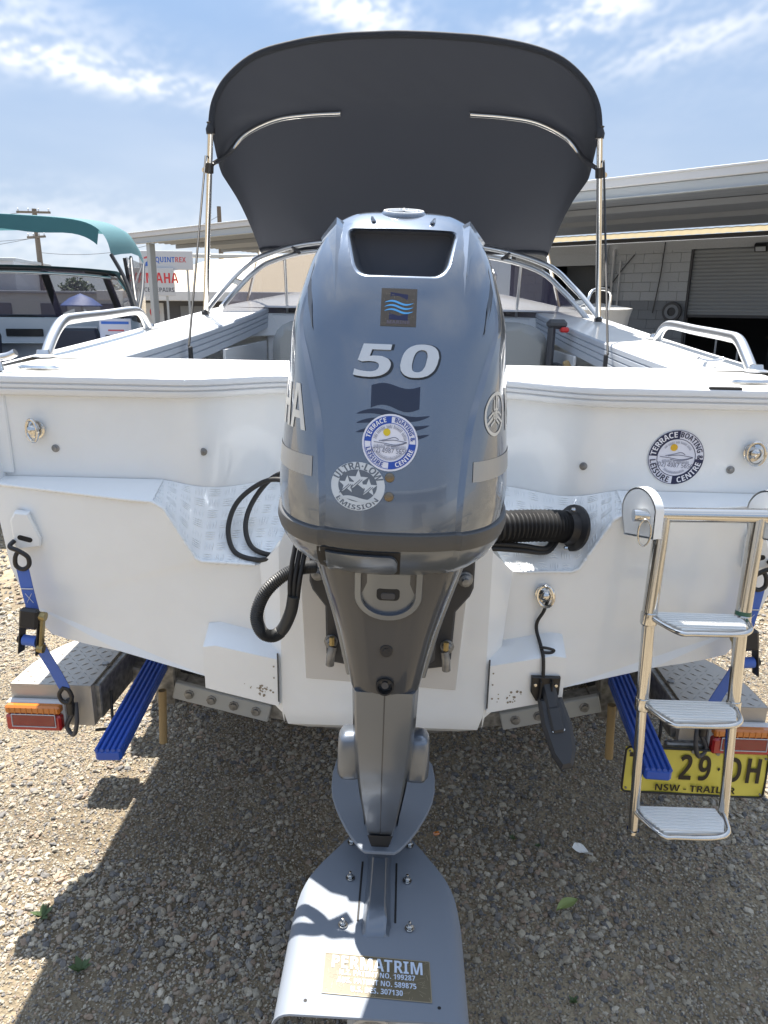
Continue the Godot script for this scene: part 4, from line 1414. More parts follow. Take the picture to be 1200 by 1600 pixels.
	for d in [["5", -0.031], ["0", 0.031]]:
		text(g, d[0], 0.043, bold, func(x, y, z):
			var xx: float = x + d[1] + (y) * 0.22
			return cowl_at(xx, 1.4795 + y, 0.0022 + z), 1.72, 0.004)
	part("power_numeral", g, M.raised_silver, mo, 20)
	g = G.new()
	g.col = Color(0.03, 0.036, 0.05)
	for d in [["5", -0.031], ["0", 0.031]]:
		text(g, d[0], 0.046, bold, func(x, y): return cowl_at(x + d[1] + y * 0.22 + 0.002, 1.4785 + y, 0.0008), 1.74)
	part("numeral_edge", g, M.silver_print, mo, 0)
	# printed flag and waves under the numerals
	g = G.new()
	g.col = Color(0.028, 0.04, 0.075)
	wave_flag(g, func(x, y): return cowl_at(x - 0.003, 1.4195 + y, 0.0006), 0.05, 0.9, true)
	part("wave_decal", g, M.silver_print, mo, 0)
	# square bronze sticker
	g = G.new()
	g.col = Color(0.10, 0.085, 0.07)
	var sq := func(x: float, y: float, o: float) -> Vector3: return cowl_at(x, 1.551 + y, 0.0007 + o * 0.0003)
	g.grid(6, 6, func(a, c): return sq.call((a - 0.5) * 0.049, (c - 0.5) * 0.05, 0))
	g.col = Color(0.2, 0.18, 0.14)
	for i in 70:
		var p := Vector2(r.randf_range(-0.023, 0.021), r.randf_range(-0.023, 0.023))
		var s2 := Vector2(r.randf_range(0.001, 0.004), 0.0004) if i % 2 else Vector2(0.0004, r.randf_range(0.001, 0.004))
		g.flat(PackedVector2Array([p, p + Vector2(s2.x, 0), p + s2, p + Vector2(0, s2.y)]), func(x, y): return sq.call(x, y, 0.6))
	g.col = Color(0.03, 0.035, 0.09)
	g.flat(P2([-0.012, 0.02, 0.012, 0.017, 0.013, -0.017, -0.013, -0.016]), func(x, y): return sq.call(x, y, 1))
	g.col = Color(0.12, 0.42, 0.8)
	for k in 3: ribbon(g, func(x, y): return sq.call(x, y, 2), -0.02, 0.02, 0.006 - k * 0.0055, 0.0024, 0.0028)
	g.col = Color(0.16, 0.14, 0.18)
	text(g, "MARINE", 0.004, bold, func(x, y): return sq.call(x, y - 0.0195, 2), 1.3)
	part("bronze_sticker", g, M.silver_print, mo, 0)
	var ds := part("dealer_sticker", dealer(func(x, y, o): return cowl_at(x - 0.0045, 1.3715 + y, 0.0012 + o * 0.0003), 0.0385, Color(0.02, 0.075, 0.42), Color(0.68, 0.52, 0.02), 0.04, true), M.print, mo, 0)
	tag(ds, "round blue and white dealer's sticker on the cowl", "")
	emission_badge(mo)
	for y in [1.3245, 1.2985]:
		g = G.new()
		g.xf = Transform3D(Basis(Vector3.RIGHT, PI / 2), cowl_at(-0.003, y, 0.0))
		g.lathe(P2([0.0, 0.0, 0.0068, 0.0, 0.0066, 0.002, 0.005, 0.0036, 0.0, 0.0042]), 18)
		g.beam(Vector3(-0.004, 0.0042, 0.002), Vector3(0.004, 0.0042, -0.002), 0.0015, 0.0012, 0.0003)
		part("cowl_screw", g, M.bronze_screw, mo, 40)
	# bands and lettering on both flanks
	for s in [1.0, -1.0]:
		g = G.new()
		g.col = Color(0.36, 0.36, 0.35)
		g.grid(30, 2, func(a, c): return cowl_at(s * lerpf(0.118, 0.42, a if s > 0 else 1 - a), lerpf(1.318, 1.346, c), 0.0008))
		part("flank_band", g, M.silver_print, mo, 0)
		g = G.new()
		g.col = Color(0.6, 0.6, 0.58)
		if s < 0:
			text(g, "YAMAHA", 0.062, bold, func(x, y): return cowl_at(-0.134 + x, 1.408 + y, 0.001), 0.8, 0.0, HORIZONTAL_ALIGNMENT_RIGHT)
		else:
			text(g, "YAMAHA", 0.062, bold, func(x, y): return cowl_at(0.203 + x, 1.408 + y, 0.001), 0.8, 0.0, HORIZONTAL_ALIGNMENT_LEFT)
			var f := func(x, y): return cowl_at(0.166 + x, 1.408 + y, 0.001)
			g.sector(Vector2.ZERO, 0.0265, 0.031, 0, TAU, f, 36)
			for k in 3:
				var a := k * TAU / 3 + PI / 2
				var d := Vector2(cos(a), sin(a)); var n := d.orthogonal()
				g.flat(PackedVector2Array([n * 0.0018 - d * 0.006, n * -0.0018 - d * 0.006, n * -0.0018 + d * 0.026, n * 0.0018 + d * 0.026]), f)
				for q in [-1.0, 1.0]: g.flat(PackedVector2Array([n * (q * 0.0065 + 0.0014) + d * 0.006, n * (q * 0.0065 - 0.0014) + d * 0.006, n * (q * 0.0065 - 0.0014) + d * 0.02, n * (q * 0.0065 + 0.0014) + d * 0.02]), f)
				g.sector(Vector2.ZERO, 0.006, 0.0085, a - 0.9, a + 0.9, f, 8)
		part("flank_lettering", g, M.silver_print, mo, 0)


func cowl_z(x: float, y: float) -> float:  # how far back the cowl reaches at (x, y)
	var h := cowl_half(y)
	for i in h.size() - 1:
		if h[i + 1].x >= absf(x):
			return lerpf(h[i].y, h[i + 1].y, clampf((absf(x) - h[i].x) / maxf(h[i + 1].x - h[i].x, 1e-6), 0, 1))
	return 0.0

func ribbon(g: G, f: Callable, x0: float, x1: float, y: float, amp: float, th: float) -> void:
	for k in 24:
		var a := k / 24.0; var b := (k + 1) / 24.0
		var e := func(t: float) -> Array:
			var m := y + amp * sin(t * TAU)
			var w := th * 0.5 * pow(sin(clampf(t, 0.0, 1.0) * PI), 0.6)
			return [Vector2(lerpf(x0, x1, t), m + w), Vector2(lerpf(x0, x1, t), m - w)]
		var p: Array = e.call(a); var q: Array = e.call(b)
		g.q(f.call(p[1].x, p[1].y), f.call(q[1].x, q[1].y), f.call(q[0].x, q[0].y), f.call(p[0].x, p[0].y))

func wave_flag(g: G, f: Callable, w: float, k: float, _big: bool) -> void:
	var P := PackedVector2Array()
	var n := 16
	for i in n:  # the flag itself
		var a := i / float(n); var b := (i + 1) / float(n)
		var top := func(t): return 0.028 + 0.0035 * sin(t * TAU)
		var bot := func(t): return -0.002 + 0.0045 * sin(t * TAU)
		var x0 := lerpf(-w * 0.6, w * 0.74, a); var x1 := lerpf(-w * 0.6, w * 0.74, b)
		g.q(f.call(x0, bot.call(a)), f.call(x1, bot.call(b)), f.call(x1, top.call(b)), f.call(x0, top.call(a)))
	for j in 3: ribbon(g, f, -w * 1.0, w * 1.05, -0.011 - j * 0.0125, 0.0052 * k, 0.0085)

func emission_badge(mo: Node3D) -> void:
	var g := G.new()
	var c := Vector2(-0.0475, 1.3105)
	var f := func(o: float) -> Callable: return func(x, y): return cowl_at(c.x + x, c.y + y, 0.0008 + o * 0.0003)
	var asp := 0.86
	var white := Color(0.6, 0.64, 0.68)
	var ink := Color(0.13, 0.155, 0.19)
	g.col = white
	g.sector(Vector2.ZERO, 0, 0.0385, 0, TAU, f.call(0.0), 48, 4, asp)
	g.col = ink
	g.sector(Vector2(0.0, 0.001), 0, 0.0275, 0, TAU, f.call(1.0), 36, 3, 0.8)
	text(g, "ULTRA·LOW", 0.0105, bold, on_arc(f.call(1.0), Vector2.ZERO, 0.0325, PI / 2, false, asp), 1.0)
	text(g, "EMISSION", 0.0075, bold, on_arc(f.call(1.0), Vector2.ZERO, 0.0335, PI * 1.5, true, asp), 1.35)
	g.col = Color(0.6, 0.64, 0.68)
	for s in [[-0.0145, 0.0015, 0.0125], [0.001, 0.0085, 0.0145], [0.016, -0.001, 0.0125]]:
		var p := PackedVector2Array()
		for k in 10:
			var a := PI / 2 + k * PI / 5
			var r: float = s[2] * (1.0 if k % 2 == 0 else 0.42)
			p.append(Vector2(s[0] + cos(a) * r, s[1] + sin(a) * r))
		g.flat(p, f.call(2.0))
	g.col = ink
	for s in [[-0.0145, 0.0015], [0.001, 0.0085], [0.016, -0.001]]:
		for j in 2:
			var a := Vector2(s[0] - 0.011 + j * 0.004, s[1] - 0.012); var b := Vector2(s[0] + 0.003 + j * 0.003, s[1] + 0.001)
			var n := (b - a).orthogonal().normalized() * 0.0005
			g.flat(PackedVector2Array([a + n, a - n, b - n, b + n]), f.call(3.0))
	g.col = Color(0.56, 0.6, 0.64)
	ribbon(g, f.call(3.0), -0.027, 0.027, -0.0175, 0.002, 0.0055)
	part("emission_badge", g, M.silver_print, mo, 0)


# ---------------------------------------------------------------- behind the boat

func wall_blocks(b: Node3D, x0: float, x1: float, y0: float, y1: float, z: float) -> void:
	var meshes := {}
	var row := 0
	var y := y0
	while y < y1 - 0.02:
		var h := minf(0.195, y1 - y)
		var x := x0 + (0.0 if row % 2 == 0 else -0.2)
		while x < x1 - 0.01:
			var a := maxf(x, x0); var c := minf(x + 0.4, x1)
			if c - a > 0.03:
				var grey := y + h * 0.5 < 1.74
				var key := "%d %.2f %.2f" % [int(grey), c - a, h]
				if not meshes.has(key):
					var g := G.new()
					g.box(Vector3.ZERO, Vector3(c - a - 0.005, h - 0.005, 0.1), 0.003)
					meshes[key] = g.mesh(30)
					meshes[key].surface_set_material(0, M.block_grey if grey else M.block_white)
				var o := MeshInstance3D.new()
				o.name = "block"
				o.mesh = meshes[key]
				o.position = Vector3((a + c) / 2, y + h / 2, z + rng.randf_range(-0.0015, 0.0015))
				b.add_child(o, true)
			x += 0.4
		y += 0.195
		row += 1

func build_workshop() -> void:
	var xf := Transform3D(Basis(Vector3(0.747, 0, 0.665).normalized(), Vector3.UP, Vector3(-0.665, 0, 0.747).normalized()), Vector3(5.0, 0, -10.2))
	var b := thing("workshop_building", "low grey block workshop with a long flat awning and a half open roller door", "building", xf)
	var g := G.new()
	g.box(Vector3(-6.0, 3.37, 0.0), Vector3(20.6, 0.13, 0.1), 0.01)
	g.box(Vector3(-6.0, 3.43, -0.03), Vector3(20.6, 0.03, 0.2), 0.006)
	part("gutter", g, M.pale_wall, b)
	g = G.new()
	g.box(Vector3(-6.0, 3.225, -0.02), Vector3(20.56, 0.15, 0.07), 0.006)
	g.box(Vector3(-6.0, 3.155, 0.0), Vector3(20.56, 0.018, 0.1), 0.004)
	part("awning_beam", g, M.old_zinc, b)
	g = G.new()
	var A := PackedVector3Array(); var B := PackedVector3Array()
	var n := 200
	for i in n + 1:
		var z := lerpf(-0.06, -4.93, i / float(n))
		var y := 3.27 - 0.07 * i / n + 0.016 * sin(i * TAU / 8.0)
		A.append(Vector3(-16.25, y, z)); B.append(Vector3(4.25, y, z))
	g.strip(A, B)
	var A2 := PackedVector3Array(); var B2 := PackedVector3Array()
	for p in A: A2.append(p + Vector3(0, 0.1, 0))
	for p in B: B2.append(p + Vector3(0, 0.1, 0))
	g.strip(B2, A2)
	part("awning_roof", g, M.under_zinc, b, 60)
	g = G.new()
	for z in [-1.5, -3.1]: g.box(Vector3(-6.0, 3.19, z), Vector3(20.4, 0.1, 0.06), 0.004)
	part("purlin", g, M.under_zinc, b)
	g = G.new()
	A = PackedVector3Array(); B = PackedVector3Array()
	for i in 241:
		var x := -7.0 + i * 0.05
		A.append(Vector3(x, 3.065 + 0.006 * sin(i * 1.6), -5.0)); B.append(Vector3(x, 3.16 + 0.006 * sin(i * 1.6), -4.9))
	g.strip(A, B)
	var sheet := mat("cream_sheet", lin(0.5, 0.44, 0.3), 0.6)
	sheet.backlight_enabled = true
	sheet.backlight = lin(0.42, 0.36, 0.24)
	part("skylight_strip", g, sheet, b, 60)
	g = G.new()
	g.box(Vector3(-1.5, 3.015, -5.0), Vector3(11.0, 0.07, 0.16), 0.006)
	part("dark_beam", g, M.dark_grey, b)
	# walls
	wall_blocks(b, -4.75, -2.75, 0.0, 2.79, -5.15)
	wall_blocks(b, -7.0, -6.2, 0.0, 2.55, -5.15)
	g = G.new()
	g.box(Vector3(-3.1, 2.88, -5.16), Vector3(7.8, 0.19, 0.12), 0.004)
	g.box(Vector3(2.4, 2.88, -5.16), Vector3(3.2, 0.19, 0.12), 0.004)
	g.box(Vector3(-5.7, 2.66, -5.165), Vector3(2.6, 0.25, 0.1), 0.004)
	part("lintel", g, M.block_white, b)
	g = G.new()
	g.box(Vector3(2.5, 1.4, -5.16), Vector3(3.2, 2.8, 0.12), 0.004)
	part("wall", g, M.block_white, b)
	g = G.new()
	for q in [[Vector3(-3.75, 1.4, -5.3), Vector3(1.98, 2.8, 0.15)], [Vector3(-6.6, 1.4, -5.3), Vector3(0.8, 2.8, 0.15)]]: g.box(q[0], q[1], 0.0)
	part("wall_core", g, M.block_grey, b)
	g = G.new()
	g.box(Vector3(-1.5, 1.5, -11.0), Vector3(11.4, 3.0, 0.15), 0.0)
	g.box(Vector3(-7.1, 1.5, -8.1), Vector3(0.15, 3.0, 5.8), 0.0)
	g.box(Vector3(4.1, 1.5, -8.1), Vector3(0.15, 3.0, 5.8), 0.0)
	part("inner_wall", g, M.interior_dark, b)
	g = G.new()
	g.box(Vector3(-5.5, 1.3, -6.5), Vector3(1.6, 2.6, 0.1), 0.0)
	part("inner_partition", g, M.block_grey, b)
	g = G.new()
	for k in 3: g.box(Vector3(-5.5, 0.9 + k * 0.5, -6.3), Vector3(1.3, 0.03, 0.3), 0.004)
	part("shelf", g, M.galvanised, b)
	g = G.new()
	for k in 8: g.box(Vector3(-6.0 + (k % 4) * 0.33, 1.05 + int(k / 4) * 0.5, -6.28), Vector3(0.2, 0.24 - 0.04 * (k % 3), 0.2), 0.01)
	var stock := part("stock", g, M.dark_grey, b)
	stock.set_meta("kind", "stuff")
	g = G.new()
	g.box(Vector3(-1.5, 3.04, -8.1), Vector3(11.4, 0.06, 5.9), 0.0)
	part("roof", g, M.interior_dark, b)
	g = G.new()
	g.box(Vector3(-4.5, 0.03, -5.5), Vector3(18.0, 0.06, 11.0), 0.0)
	part("slab", g, M.concrete, b)
	# roller door, half up
	var door := Node3D.new(); door.name = "roller_door"; b.add_child(door, true)
	g = G.new()
	g.grid(1, 6, func(a, c): return Vector3((0.5 - a) * -3.5, (c - 0.5) * 0.076, 0.016 * sin(c * PI)))
	var slat := g.mesh(60)
	slat.surface_set_material(0, M.shutter_grey)
	for i in 18:
		var o := MeshInstance3D.new(); o.name = "slat"; o.mesh = slat
		o.position = Vector3(-1.0, 1.49 + i * 0.0735, -5.19)
		door.add_child(o, true)
	g = G.new()
	g.box(Vector3(-1.0, 1.45, -5.19), Vector3(3.5, 0.06, 0.05), 0.006)
	part("bottom_bar", g, M.dark_grey, door)
	for x in [-2.745, 0.78]:
		g = G.new()
		g.box(Vector3(x, 1.4, -5.14), Vector3(0.07, 2.78, 0.06), 0.004)
		part("door_track", g, M.dark_grey, door)
	# pipes and cables on the wall
	for q in [[-4.62, 1.55, 2.95, 0.04], [-4.42, 1.75, 2.85, 0.028], [-4.25, 0.2, 2.6, 0.02]]:
		g = G.new(); g.tube(V([q[0], q[1], -5.05, q[0], q[2], -5.05]), q[3], 10)
		part("downpipe", g, M.pale_wall, b, 60)
	for q in [[-4.5, 2.0, -3.95, 2.72], [-3.42, 1.5, -3.3, 2.95]]:
		g = G.new(); g.tube(curve(V([q[0], q[1], -5.06, lerpf(q[0], q[2], 0.4) + 0.04, lerpf(q[1], q[3], 0.5), -5.05, q[2], q[3], -5.06]), 8), 0.012, 8)
		part("wall_cable", g, M.dark_grey, b, 60)
	g = G.new()
	g.box(Vector3(-4.62, 1.85, -5.0), Vector3(0.3, 0.42, 0.16), 0.02)
	part("switch_box", g, M.dark_grey, b)
	for x in [-15.3, -8.0]:
		g = G.new(); g.box(Vector3(x, 1.6, -0.12), Vector3(0.17, 3.1, 0.17), 0.01)
		part("awning_post", g, M.old_zinc, b)
	var reel := thing("hose_reel", "grey hose reel on the workshop wall beside the roller door", "hose reel", xf * Transform3D(Basis(Vector3.RIGHT, PI / 2), Vector3(-2.98, 1.53, -5.08)))
	g = G.new()
	g.lathe(P2([0.0, 0.0, 0.08, 0.0, 0.09, 0.03, 0.2, 0.03, 0.21, 0.06, 0.2, 0.1, 0.1, 0.1, 0.09, 0.07, 0.0, 0.07]), 28)
	part("drum", g, M.dark_grey, reel)
	g = G.new(); g.lathe(P2([0.09, 0.06, 0.15, 0.06, 0.15, 0.105, 0.09, 0.105]), 24)
	part("coil", g, M.block_grey, reel)
	var fl := thing("floodlight", "small black floodlight fixed above the roller door", "floodlight", xf * Transform3D(Basis(), Vector3(-1.38, 2.76, -5.0)))
	g = G.new(); g.box(Vector3.ZERO, Vector3(0.24, 0.16, 0.09), 0.012, Basis(Vector3.RIGHT, 0.5))
	part("housing", g, M.black_plastic, fl)
	g = G.new(); g.box(Vector3(0, -0.035, 0.05), Vector3(0.18, 0.09, 0.01), 0.003, Basis(Vector3.RIGHT, 0.5))
	part("lens", g, M.block_white, fl)
	# things standing in the open door
	var tr := thing("steel_trolley", "small white frame trolley standing in the open roller door", "trolley", xf * Transform3D(Basis(Vector3.UP, 0.3), Vector3(-1.95, 0.06, -5.6)))
	g = G.new()
	for x in [-0.22, 0.22]:
		for z in [-0.2, 0.2]: g.tube(V([x, 0.0, z, x, 0.95, z]), 0.02, 8)
	for y in [0.3, 0.93]:
		for z in [-0.2, 0.2]: g.tube(V([-0.22, y, z, 0.22, y, z]), 0.02, 8)
		for x in [-0.22, 0.22]: g.tube(V([x, y, -0.2, x, y, 0.2]), 0.02, 8)
	part("frame", g, M.pale_wall, tr)
	g = G.new(); g.box(Vector3(0, 0.31, 0), Vector3(0.42, 0.02, 0.38), 0.004)
	part("shelf", g, M.galvanised, tr)
	var bench := thing("workbench", "dark cluttered bench deep inside the open roller door", "workbench", xf * Transform3D(Basis(), Vector3(-0.6, 0.06, -8.6)))
	g = G.new(); g.box(Vector3(0, 0.9, 0), Vector3(2.6, 0.06, 0.7), 0.01)
	part("bench_top", g, M.pole_wood, bench)
	for x in [-1.2, 1.2]:
		g = G.new(); g.box(Vector3(x, 0.44, 0), Vector3(0.08, 0.86, 0.6), 0.01)
		part("leg", g, M.dark_grey, bench)
	for i in 7:
		g = G.new(); g.box(Vector3(-1.1 + i * 0.36, 1.02 + 0.05 * (i % 3), 0.05), Vector3(0.22, 0.18 + 0.1 * (i % 3), 0.3), 0.02)
		part("box", g, [M.block_grey, M.pole_wood, M.blue_tarp, M.block_white][i % 4], bench)


func pole(x: float, z: float, h: float, arms: Array, label: String) -> void:
	var p := thing("utility_pole", label, "utility pole", Transform3D(Basis(), Vector3(x, 0, z)))
	var g := G.new(); g.tube(V([0, 0, 0, 0, h, 0]), 0.16, 10, PackedFloat32Array([0.19, 0.13]))
	part("pole", g, M.pole_wood, p, 60)
	for a in arms:
		g = G.new(); g.box(Vector3(0, a[0], 0.12), Vector3(a[1], 0.12, 0.1), 0.01, Basis(Vector3.UP, a[2]))
		part("crossarm", g, M.pole_wood, p)
		for k in 4:
			g = G.new()
			g.xf = Transform3D(Basis(), Vector3(0, a[0] + 0.05, 0.12) + Basis(Vector3.UP, a[2]) * Vector3((k - 1.5) * a[1] * 0.3, 0, 0))
			g.lathe(P2([0.03, 0, 0.05, 0.06, 0.03, 0.1, 0.05, 0.14, 0.0, 0.18]), 8)
			part("insulator", g, M.pale_wall, p)

func wire(a: Vector3, b: Vector3, sag: float, label: String) -> void:
	var g := G.new()
	var p := PackedVector3Array()
	for i in 21:
		var t := i / 20.0
		p.append(a.lerp(b, t) - Vector3(0, sag * 4 * t * (1 - t), 0))
	g.tube(p, 0.014, 5)
	var o := part("power_line", g, M.dark_grey, self)
	tag(o, label, "cable")

func build_background() -> void:
	pole(-20.6, -45.0, 6.9, [[6.7, 1.9, 0.1], [5.35, 1.6, -0.5]], "wooden utility pole with two crossarms rising beyond the teal canopy")
	pole(-10.9, -50.0, 7.75, [], "bare wooden pole showing above the awning end")
	wire(Vector3(-20.8, 6.75, -45), Vector3(-46, 6.9, -52), 0.5, "top power line running left from the crossarm of the utility pole")
	wire(Vector3(-20.6, 5.3, -45), Vector3(-44, 5.6, -38), 0.9, "sagging power line running left below the teal canopy edge")
	wire(Vector3(-20.6, 4.5, -45), Vector3(-10.9, 7.2, -50), 0.9, "long cable sagging right from the utility pole to the bare pole")
	wire(Vector3(-20.3, 5.4, -45), Vector3(-33, 3.2, -40), 0.3, "slanting stay cable left of the utility pole")
	# dealership signs
	var s := thing("sign_board", "grey sign with a blue map and lettering above the board lettered in red", "sign", Transform3D(Basis(), Vector3(-7.57, 0, -26)))
	var g := G.new()
	g.box(Vector3(0, 3.04, 0), Vector3(1.84, 0.62, 0.06), 0.01)
	part("board", g, M.pale_wall, s)
	g = G.new()
	for x in [-0.6, 0.7]: g.box(Vector3(x, 1.5, -0.06), Vector3(0.07, 3.0, 0.05), 0.005)
	part("post", g, M.old_zinc, s)
	g = G.new()
	var f := func(x, y): return Vector3(x, 3.04 + y, 0.034)
	g.col = Color(0.04, 0.13, 0.5)
	g.flat(P2([-0.72, -0.19, -0.4, -0.19, -0.36, 0.0, -0.42, 0.17, -0.54, 0.17, -0.58, 0.02, -0.7, -0.08]), f)
	text(g, "QUINT", 0.17, bold, func(x, y): return f.call(x - 0.03, y + 0.02), 0.9)
	g.col = Color(0.55, 0.1, 0.12)
	g.flat(P2([-0.76, 0.04, -0.64, 0.06, -0.6, 0.14, -0.74, 0.1]), f)
	text(g, "REX", 0.17, bold, func(x, y): return f.call(x + 0.5, y + 0.02), 0.9)
	part("lettering", g, M.print, s, 0)
	s = thing("sign_board", "white sign with large red lettering standing left of the awning post", "sign", Transform3D(Basis(), Vector3(-8.1, 0, -25.9)))
	g = G.new(); g.box(Vector3(0, 2.33, 0), Vector3(1.6, 0.92, 0.06), 0.01)
	part("board", g, M.pale_wall, s)
	g = G.new()
	for x in [-0.5, 0.5]: g.box(Vector3(x, 1.0, -0.06), Vector3(0.07, 2.0, 0.05), 0.005)
	part("post", g, M.old_zinc, s)
	g = G.new()
	g.col = Color(0.62, 0.04, 0.05)
	var f2 := func(x, y): return Vector3(x, 2.33 + y, 0.034)
	text(g, "YAMAHA", 0.33, bold, func(x, y): return f2.call(x + 0.14, y + 0.12), 0.85)
	g.sector(Vector2(-0.62, 0.12), 0.1, 0.13, 0, TAU, f2, 20)
	g.col = Color(0.12, 0.13, 0.16)
	text(g, "SERVICE REPAIRS", 0.14, bold, func(x, y): return f2.call(x, y - 0.26), 1.0)
	part("lettering", g, M.print, s, 0)
	# shop across the yard with a cream roof
	var sh := thing("shop_building", "low shop with a cream pitched roof and pale fascia seen under the awning", "building", Transform3D(Basis(), Vector3(-6.0, 0, -29)))
	g = G.new()
	g.q(Vector3(-4.2, 2.05, 0.8), Vector3(6.0, 2.1, 0.8), Vector3(6.0, 4.0, -3.4), Vector3(-1.6, 3.45, -3.4))
	g.t(Vector3(-4.2, 2.05, 0.8), Vector3(-1.6, 3.45, -3.4), Vector3(-4.2, 2.05, -7.0))
	g.q(Vector3(6.0, 2.1, -7.0), Vector3(-4.2, 2.05, -7.0), Vector3(-1.6, 3.45, -3.4), Vector3(6.0, 4.0, -3.4))
	part("roof", g, M.cream, sh)
	g = G.new(); g.box(Vector3(1.0, 3.62, -3.6), Vector3(7.0, 0.16, 0.2), 0.02)
	part("ridge_cap", g, M.old_zinc, sh)
	g = G.new(); g.box(Vector3(0.6, 1.9, 0.82), Vector3(11.0, 0.36, 0.1), 0.02)
	part("fascia", g, M.pale_wall, sh)
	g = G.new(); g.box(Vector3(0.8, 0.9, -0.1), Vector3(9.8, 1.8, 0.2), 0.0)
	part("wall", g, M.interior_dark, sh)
	for q in [[-3.0, 1.0, 0.7, 1.3, "p"], [-1.3, 1.25, 1.4, 0.6, "w"], [1.0, 1.0, 1.8, 1.2, "w"], [3.4, 1.0, 1.6, 1.2, "w"]]:
		g = G.new(); g.box(Vector3(q[0], q[1], 0.03), Vector3(q[2], q[3], 0.05), 0.01)
		part("poster" if q[4] == "p" else "window_panel", g, M.pale_wall if q[4] == "p" else M.block_grey, sh)
	g = G.new(); g.col = Color(0.6, 0.05, 0.06)
	g.sector(Vector2(-3.0, 1.3), 0.1, 0.2, 0, TAU, func(x, y): return Vector3(x, y, 0.06), 20)
	part("poster_mark", g, M.print, sh, 0)
	# pale sheds far left
	var sd := thing("shed", "tall pale grey shed far behind the teal canopied boat", "building", Transform3D(Basis(Vector3.UP, 0.15), Vector3(-24.5, 0, -40)))
	g = G.new(); g.box(Vector3(0, 1.9, -3), Vector3(9.0, 3.8, 6.0), 0.02)
	part("wall", g, M.pale_wall, sd)
	g = G.new(); g.box(Vector3(0, 3.85, -3), Vector3(9.4, 0.16, 6.4), 0.02)
	part("roof", g, M.old_zinc, sd)
	g = G.new(); g.box(Vector3(-1.4, 1.1, 0.03), Vector3(2.2, 2.2, 0.06), 0.01)
	part("door", g, M.block_grey, sd)
	sd = thing("shed", "long low grey shed below the utility pole", "building", Transform3D(Basis(Vector3.UP, -0.1), Vector3(-16.0, 0, -38)))
	g = G.new(); g.box(Vector3(0, 1.05, -3), Vector3(12.0, 2.1, 6.0), 0.02)
	part("wall", g, M.old_zinc, sd)
	g = G.new(); g.box(Vector3(0, 2.15, -3), Vector3(12.4, 0.12, 6.4), 0.02)
	part("roof", g, M.under_zinc, sd)
	for x in [-4.0, -1.0, 2.2]:
		g = G.new(); g.box(Vector3(x, 1.0, 0.03), Vector3(1.4, 1.2, 0.05), 0.01)
		part("window", g, M.interior_dark, sd)
	# a blue umbrella and small trees
	var um := thing("umbrella", "blue market umbrella seen through the neighbouring windscreen", "umbrella", Transform3D(Basis(), Vector3(-9.0, -0.25, -22)))
	g = G.new(); g.lathe(P2([0.62, 1.78, 0.35, 1.98, 0.0, 2.12, 0.0, 2.1, 0.35, 1.95, 0.62, 1.75, 0.62, 1.78]), 8)
	part("canopy", g, M.blue_tarp, um)
	g = G.new(); g.tube(V([0, 0, 0, 0, 2.1, 0]), 0.03, 8)
	part("pole", g, M.old_zinc, um)
	for q in [[-21.5, -52.0, 3.3, 1.3, "low rounded tree beyond the sheds, nearer the utility pole"], [-19.3, -54.0, 2.9, 1.1, "smaller tree beyond the sheds, right of the rounded one"]]: tree(q[0], q[1], q[2], q[3], q[4])

func tree(x: float, z: float, h: float, w: float, label: String) -> void:
	var t := thing("tree", label, "tree", Transform3D(Basis(), Vector3(x, 0, z)), "trees beyond the sheds")
	var g := G.new(); g.tube(V([0, 0, 0, 0.05, h * 0.5, 0, 0.0, h * 0.8, 0]), 0.1, 8, PackedFloat32Array([0.16, 0.1, 0.04]))
	for k in 5: g.tube(V([0.03, h * 0.45, 0, cos(k * 1.3) * w * 0.6, h * (0.65 + 0.05 * k), sin(k * 1.3) * w * 0.6]), 0.04, 6)
	part("trunk", g, M.pole_wood, t)
	g = G.new()
	for i in 1500:
		var c := Vector3(rng.randfn(), rng.randfn() * 0.7, rng.randfn()).normalized() * pow(rng.randf(), 0.4)
		var lump := 0.75 + 0.3 * sin(c.x * 5 + c.y * 4) * cos(c.z * 6)
		var p := Vector3(c.x * w, h * 0.72 + c.y * h * 0.32, c.z * w) * Vector3(lump, 1, lump)
		var b := Basis.from_euler(Vector3(rng.randf() * TAU, rng.randf() * TAU, 0)) * 0.11
		g.t(p - b.x, p + b.x * 0.6 + b.y, p + b.x - b.y)
	part("crown", g, M.leaf_green, t, 0)

